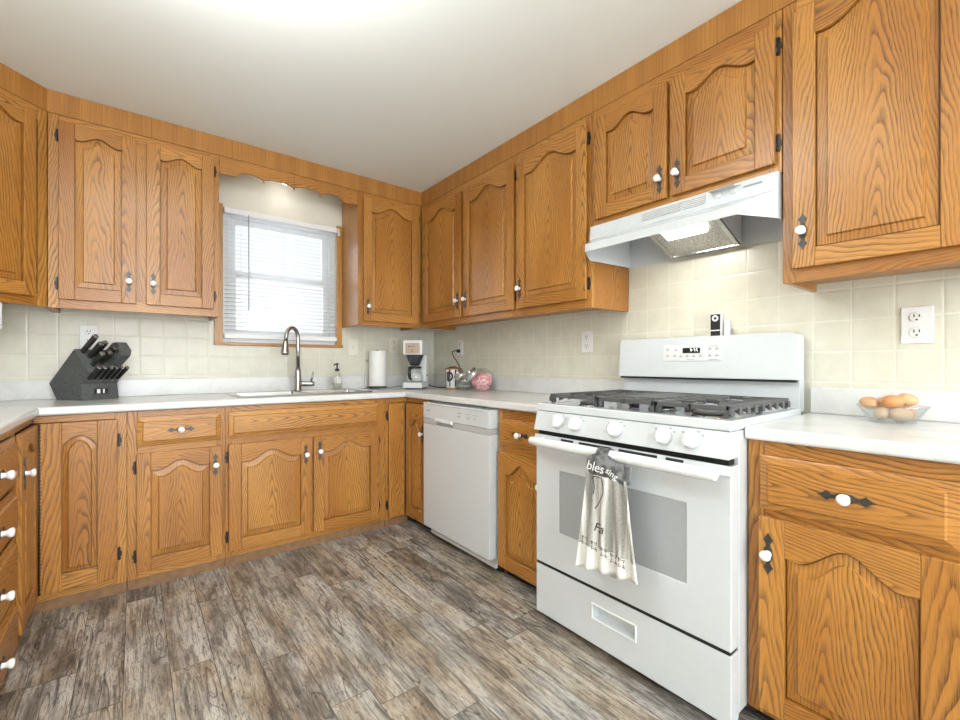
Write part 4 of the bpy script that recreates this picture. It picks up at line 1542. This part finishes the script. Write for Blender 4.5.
# steak knives along the low front tier, pointing up and forward-right like the upper ones
e1 = Vector((0, -.045 - .012, .140 - .085)).normalized()
dirk = Vector((0, -.052 + -.05, .085 + .02))
dirk = Vector((0, -.70, .72))
tier = lambda f: Vector((0, .012 + (-.057) * f, .085 + .055 * f))
# slanted top face direction and its normal
ft = Vector((0, .060 + .042, .272 - .150)).normalized()
fn = Vector((0, -ft.z, ft.y))
lab6 = ['leftmost', 'second from left', 'third from left', 'fourth from left', 'fifth from left', 'rightmost']
for i in range(6):
    x = -KW / 2 + .020 + i * .0284
    p0 = Vector((x, -.0125, .1085))
    knife('steak_knife', '%s of the six steak knives in the front tier of the knife block' % lab6[i], p0, fn, .098, .019, .012, 'steak knives in the block')
big = [(-.066, .84, .128, 'long black-handled knife at the back left of the knife block, topmost'), (-.048, .62, .112, 'black-handled knife second from left in the upper slots of the block'),
       (-.055, .28, .095, 'short black-handled knife low in the left upper slots of the block'), (-.015, .72, .105, 'black-handled knife in the middle of the upper slots of the block'),
       (-.012, .34, .092, 'small black-handled knife below the middle of the upper slots of the block'), (.018, .50, .100, 'black-handled knife beside the shears in the block')]
B0 = Vector((0, -.042, .150))
Lf = (Vector((0, .060, .272)) - B0).length
for x, f, L_, lab in big:
    p0 = B0 + ft * (Lf * f) + fn * .002 + Vector((x, 0, 0))
    knife('kitchen_knife', lab, p0, fn, L_, .026, .016, 'kitchen knives in the upper slots')
# kitchen shears / wide sharpener handle at the right
p0 = B0 + ft * (Lf * .50) + fn * .002 + Vector((.058, 0, 0))
sh = local_thing('kitchen_shears', 'large dark looped handle of the kitchen shears at the right of the block', 'shears', p0)
m = MB()
ring = []
hexo = [(-.046, .0), (-.046, .094), (-.028, .118), (.030, .118), (.046, .094), (.046, .0)]
inn = [(-.028, .066), (-.028, .090), (-.016, .104), (.016, .104), (.028, .090), (.028, .066)]
G = lambda a, b, c: fn * b + ft * a + Vector((1, 0, 0)) * c
for c_ in (-.026, .026):
    m.rings([[G(a, b, c_) for a, b in hexo], [G(a, b, c_) for a, b in inn]], True, False)
m.rings([[G(a, b, -.026) for a, b in hexo], [G(a, b, .026) for a, b in hexo]], True, False)
m.rings([[G(a, b, -.026) for a, b in inn], [G(a, b, .026) for a, b in inn]], True, False)
m.build('looped_handle', BLOCK, sh, bevel=.002)

# ------------------------------------------------------------------ soap bottle, paper towels
sx, sy = -.935, -.150
sz = zt + .0005
so = thing('soap_bottle', 'clear soap bottle with black pump standing on the sink rim right of the faucet', 'bottle', (sx, sy, sz))
m = MB(); m.lathe([(.028, 0), (.032, .004), (.032, .095), (.026, .112), (.013, .122), (.013, .132)], (sx, sy, sz), n=24); m.build('bottle_body', SOAP, so, world=True)
m = MB(); m.lathe([(.0327, .030), (.0327, .088)], (sx, sy, sz), n=24)
lbp = m.build('bottle_label', WPLAST, so, world=True)
m = MB(); m.lathe([(.0331, .036), (.0331, .042)], (sx, sy, sz), n=24); m.build('label_band', plain('ochre_band', (.52, .42, .16), .5), lbp, world=True)
m = MB()
lo_ = [[(sx + (r_ * math.cos(2 * PI * k / 16)) * .85 - .021, sy - .0275 + (r_ * math.cos(2 * PI * k / 16)) * -.55, sz + .068 + r_ * math.sin(2 * PI * k / 16)) for k in range(16)] for r_ in (.008, .011)]
m.rings(lo_, True, False); m.build('label_ring', GREYINK, lbp, world=True)
m = MB()
m.lathe([(.0155, .1325), (.0155, .150), (.006, .152), (.006, .178), (.011, .180), (.011, .190), (.0, .192)], (sx, sy, sz), n=18)
m.tube([(sx, sy, sz + .185), (sx - .02, sy - .014, sz + .183), (sx - .030, sy - .021, sz + .176)], .0052, 8)
m.build('pump', BLACKPL, so, world=True)

px, py = -.598, -.112
pz = CZ1 + .0005
ph_ = thing('paper_towel_holder', 'wire paper towel holder with curled side arm and scrolled feet, left of coffee maker', 'holder', (px, py, pz))
m = MB()
m.lathe([(.070, .010), (.072, .013), (.070, .016), (.0, .016)], (px, py, pz), n=28)
for a in (.4, 2.0, 3.6, 5.2):
    cx_, cy_ = px + .068 * math.cos(a), py + .068 * math.sin(a)
    m.tube([(cx_, cy_, pz + .012), (cx_ + .014 * math.cos(a), cy_ + .014 * math.sin(a), pz + .010), (cx_ + .018 * math.cos(a), cy_ + .018 * math.sin(a), pz + .004)], .0035, 8)
m.build('holder_base', PEWTER, ph_, world=True)
m = MB(); m.tube([(px, py, pz + .012), (px, py, pz + .305)], .006, 10); m.build('center_post', PEWTER, ph_, world=True)
m = MB()
ax, ay = px - .105, py - .0
pts = [(px - .06, py, pz + .010), (ax, ay, pz + .010), (ax - .002, ay, pz + .05), (ax - .002, ay, pz + .16)]
for k in range(1, 14):
    a = k / 13 * 4.6
    rr = .020 * (1 - k / 22)
    pts.append((ax + .012 - rr * math.cos(a) * .9, ay, pz + .20 + rr * math.sin(a) + .004 * k * .4))
m.tube(pts, .0026, 8)
m.build('side_arm', NICKEL, ph_, world=True)
m = MB()
m.lathe([(.012, .0185), (.064, .0185), (.0655, .021), (.0655, .292), (.064, .2945), (.020, .2945), (.020, .0195)], (px, py, pz), n=36)
tag(m.build('paper_towel_roll', PAPER, world=True), 'white paper towel roll upright on the wire holder', 'paper towels')

# ------------------------------------------------------------------ coffee maker
CM = Vector((-.365, -.325, CZ1 + .0005))
ca = -math.radians(46)     # faces the camera side
cm = thing('coffee_maker', 'white drip coffee maker with taupe panel in the right corner of the counter', 'coffee maker', CM, ca)
m = MB(); m.box(-.074, .074, -.125, .075, .008, .052); m.build('base_plate', WPLAST, cm, bevel=.006)
m = MB(); m.box(-.074, .074, .005, .075, .0525, .262); m.build('water_tank', WPLAST, cm, bevel=.005)
m = MB(); m.box(-.076, .076, -.120, .077, .2625, .372); hdp = m.build('brew_head', WPLAST, cm, bevel=.008, seg=3)
m = MB(); m.box(-.056, .056, -.1225, -.1195, .272, .352); fp = m.build('front_panel', TAUPE, hdp, bevel=.001, seg=1)
m = MB(); m.lathe([(.011, .1225), (.011, .126), (.007, .127)], (0, 0, .293), (0, -1, 0), 18); m.build('power_button', COPPER, fp)
m = MB(); m.box(-.030, -.022, -.1235, -.1224, .322, .332); m.box(-.015, .020, -.1235, -.1224, .325, .328); m.build('panel_marks', BLACKPL, fp)
m = MB(); m.lathe([(.030, .180), (.040, .186), (.068, .258), (.068, .262)], (0, -.055, 0), n=28); m.build('filter_basket', SMOKE, cm)
m = MB(); m.lathe([(.055, .0535), (.064, .062), (.066, .095), (.058, .130), (.048, .150), (.050, .158)], (0, -.055, 0), n=28)
cf = m.build('carafe', GLASS, cm)
m = MB(); m.lathe([(.052, .1585), (.054, .166), (.044, .174), (0, .175)], (0, -.055, 0), n=28); m.build('carafe_lid', BLACKPL, cf)
m = MB()
m.tube([(-.010, -.105, .160), (-.012, -.150, .158), (-.013, -.158, .130), (-.012, -.150, .085), (-.010, -.120, .075)], [.009, .011, .012, .011, .008], 10)
m.build('carafe_handle', BLACKPL, cf)
m = MB(); m.lathe([(.067, .0525), (.067, .0532), (0, .0532)], (0, -.055, 0), n=28); m.build('warming_plate', BLACKPL, cm)
m = MB(); m.box(.0742, .077, .010, .023, .10, .108); m.box(.0742, .077, .035, .051, .10, .108); m.build('side_marks', BLACKPL, cm)
m = MB(); m.box(-.065, .065, -.11, .06, 0, .0078); m.build('rubber_feet', BLACKPL, cm)
# its cord runs behind the canister and up to the outlet on the right wall
Mi = Matrix.Rotation(-ca, 4, 'Z')
loc_ = lambda x, y, z: Mi @ (Vector((x, y, z)) - CM)


def spline(P, n=8):
    out = []
    P = [Vector(p) for p in P]
    for i in range(len(P) - 1):
        p0, p1, p2, p3 = P[max(i - 1, 0)], P[i], P[i + 1], P[min(i + 2, len(P) - 1)]
        for k in range(n):
            t = k / n
            out.append(.5 * ((2 * p1) + (p2 - p0) * t + (2 * p0 - 5 * p1 + 4 * p2 - p3) * t * t + (3 * p1 - p0 - 3 * p2 + p3) * t ** 3))
    out.append(P[-1])
    return out


cord = [loc_(*p) for p in ((-.272, -.300, .950), (-.235, -.335, .930), (-.205, -.375, .921), (-.165, -.425, .919), (-.10, -.455, .919), (-.060, -.470, .935), (-.052, -.475, 1.00), (-.060, -.470, 1.09), (-.075, -.410, 1.17), (-.070, -.385, 1.205), (-.050, -.395, 1.215), (-.036, -.410, 1.213))]
m = MB(); m.tube(spline(cord), .0038, 8); pc = m.build('power_cord', BLACKPL, cm)
m = MB()
a_, b_ = loc_(-.042, -.410, 1.213), loc_(-.0162, -.410, 1.213)
m.tube([a_, a_ + (b_ - a_) * .3, b_], [.007, .014, .015], 12); m.build('plug', BLACKPL, pc)

# ------------------------------------------------------------------ canister and two slanted glass jars
kx, ky, kz = -.178, -.560, CZ1 + .0005
cn = thing('canister', 'white and black striped canister with D-shaped handle and copper rim beside the jars', 'canister', (kx, ky, kz))
m = MB(); m.lathe([(.054, .012), (.060, .02), (.064, .150)], (kx, ky, kz), n=32)
m.build('canister_body', WPLAST, cn, world=True)
m = MB(); m.lathe([(.055, 0), (.057, .0118), (.0, .0118)], (kx, ky, kz), n=32); m.build('canister_foot', COPPER, cn, world=True)
m = MB(); m.lathe([(.0655, .1505), (.0665, .158), (.060, .160), (.050, .160), (.030, .172), (.012, .176), (0, .176)], (kx, ky, kz), n=32); m.build('canister_lid', COPPER, cn, world=True)
vd = Vector((-.62, -.78, 0)).normalized(); vr = Vector((.78, -.62, 0))
m = MB()
for da in (-70, -28, 14, 38, 62):
    a = math.radians(da)
    for q in range(1):
        d0 = vd * math.cos(a) + vr * math.sin(a)
        d1 = vd * math.cos(a + .16) + vr * math.sin(a + .16)
        lo_ = []
        for h_, r_ in ((.022, .0606), (.148, .0645)):
            lo_.append([(kx + d0.x * r_, ky + d0.y * r_, kz + h_), (kx + d1.x * r_, ky + d1.y * r_, kz + h_)])
        m.rings(lo_, False, True)
m.build('dark_stripes', BLACKPL, cn, world=True, solid=.0008)
m = MB()
hc = Vector((kx, ky, kz + .098)) + (vd * .80 - vr * .60).normalized() * .064
tn = vr * .80 + vd * .60
tn = vr
pts = []
for k in range(9):
    a = -PI / 2 + PI * k / 8
    pts.append(hc + vd * .010 + tn * (.034 * math.cos(a)) + Vector((0, 0, .034 * math.sin(a))))
pts.append(pts[0].copy())
m.tube(pts, .0065, 8)
m.build('d_handle', BLACKPL, cn, world=True)


def slant_jar(label, cx, cy, r, ax, lidr):
    c = Vector((cx, cy, CZ1 + .0005 + r * .86))
    j = thing('glass_jar', label, 'jar', (cx, cy, CZ1 + .0005))
    m = MB()
    A = Vector(ax).normalized()
    prof = []
    for k in range(19):
        a = -PI / 2 + k / 18 * (PI / 2 + math.acos(lidr * .92 / r))
        prof.append((r * math.cos(a), r * math.sin(a)))
    e = prof[-1]
    prof += [(lidr * .92, e[1] + .006)]
    m.lathe(prof, c, A, 32)
    m.v = [(p[0], p[1], max(p[2], CZ1 + .0008)) for p in m.v]
    m.build('jar_body', GLASS, j, world=True)
    m = MB()
    h = e[1] + .0065
    m.lathe([(lidr, h - .004), (lidr * 1.04, h + .002), (lidr * 1.04, h + .016), (lidr * .95, h + .021), (lidr * .55, h + .024), (.010, h + .025), (.009, h + .032), (.013, h + .038), (0, h + .042)], c, A, 28)
    m.build('jar_lid', CHROME, j, world=True)
    return c


c1 = slant_jar('round glass jar of dark packets with slanted chrome lid, next to the canister', -.165, -.705, .072, (-.72, .12, .68), .046)
c2 = slant_jar('larger round glass jar of pink packets with slanted chrome lid, rightmost beside the canister', -.150, -.880, .088, (-.80, .30, .52), .050)


def packet(name, label, group, c, size, mats, rot):
    m = MB()
    a, b, t = size
    m.box(-a / 2, a / 2, -t / 2, t / 2, -b / 2, b / 2, mi=0)
    m.box(-a / 2 + .004, a / 2 - .004, -t / 2 - .0003, t / 2 + .0003, -b * .18, b * .12, mi=1)
    o = m.build(name, mats)
    o.location, o.rotation_euler = c, rot
    return tag(o, label, 'packet', group)


n = 0
for xo in (-.052, -.034, -.016, .004, .024, .044):
    for yo in (-.050, -.025, 0, .025, .050):
        for zo in (-.050, -.012, .024):
            if math.sqrt(xo ** 2 + yo ** 2 + zo ** 2) > .064 or (xo < -.03 and zo > .0):
                continue
            packet('sweetener_packet', 'pink paper packet inside the larger round glass jar', 'pink packets in the jar', (c2.x + xo + R.uniform(-.003, .003), c2.y + yo, c2.z + zo + R.uniform(-.004, .004)), (.028, .040, .0035),
                   [PINK, PINKW] if (n % 3) else [PINKW, PINK], (R.uniform(-.25, .25), R.uniform(-.8, .8), -PI / 2 + 1.0 + R.uniform(-.2, .2)))
            n += 1
for xo in (-.030, -.008, .016):
    for yo in (-.034, 0, .034):
        for zo in (-.030, .006):
            packet('foil_packet', 'dark grey green packet inside the smaller round glass jar', 'dark packets in the jar', (c1.x + xo, c1.y + yo * (.9 if zo > 0 else 1), c1.z + zo), (.030, .034, .006), [TEA, GREYPL],
                   (R.uniform(-.2, .2), R.uniform(-.3, .3), -PI / 2 + 1.0 + R.uniform(-.1, .1)))

# ------------------------------------------------------------------ glass bowl of eggs
ebx, eby, ebz = -.150, -3.046, CZ1 + .0005
bw = thing('glass_bowl', 'clear glass bowl holding brown eggs on the right counter', 'bowl', (ebx, eby, ebz))
m = MB()
pr = [(.0, .0), (.054, .0), (.059, .004), (.073, .028), (.083, .046), (.091, .055), (.089, .0565), (.080, .047), (.070, .030), (.056, .007), (.0, .004)]
m.lathe(pr, (ebx, eby, ebz), n=48)
m.build('bowl_body', BOWLG, bw, world=True)
m = MB()
m.lathe([(.046, .0), (.05, .0005), (.046, .001)], (ebx, eby, ebz), n=24)
egg_prof = []
for k in range(17):
    a = -PI / 2 + PI * k / 16
    s = math.sin(a)
    egg_prof.append((.0215 * math.cos(a) * (1 - .14 * s), .0285 * s + .002))
eg = [(-.022, .022, .0285, (1, .1, .0), EGG3, 'pale egg low at the left of the bowl, seen through the glass'),
      (-.024, -.022, .0285, (.2, -1, .0), EGG3, 'pale egg low at the front right of the bowl, seen through the glass'),
      (.030, -.030, .030, (.3, 1, .1), EGG2, 'tan egg low at the right back of the bowl, under the topmost egg'),
      (-.010, .054, .060, (.35, 1, .15), EGG2, 'small orange-tan egg at the left of the bowl, above the rim'),
      (.030, .020, .060, (.6, 1, .25), EGG3, 'pale speckled egg at the upper middle of the bowl'),
      (-.028, -.004, .069, (.15, -1, .10), EGG1, 'deep orange-brown egg at the front of the pile in the bowl'),
      (.030, -.030, .074, (.2, -1, -.1), EGG2, 'tan egg on top at the back right of the pile in the bowl')]
for x, y, z, ax, mt, lab in eg:
    m = MB()
    m.lathe(egg_prof, (ebx + x, eby + y, ebz + z), ax, 22)
    tag(m.build('egg', mt, world=True), lab, 'egg', 'eggs in the glass bowl')

# ------------------------------------------------------------------ white gadget under the corner cabinet
gd = thing('under_cabinet_appliance', 'white appliance mounted under the corner wall cabinet at the left edge', 'appliance', (-2.675, -.475, 1.262), PI / 4)
m = MB(); m.box(-.16, .095, -.045, .055, 0, .128); m.build('case', WPLAST, gd, bevel=.010, seg=3)
m = MB(); m.box(-.15, .085, -.035, .045, .1285, .1535); m.build('mounting_bracket', WPLAST, gd)
m = MB(); m.box(-.155, .0955, -.046, .0555, .020, .024); m.build('seam', GREYPL, gd)
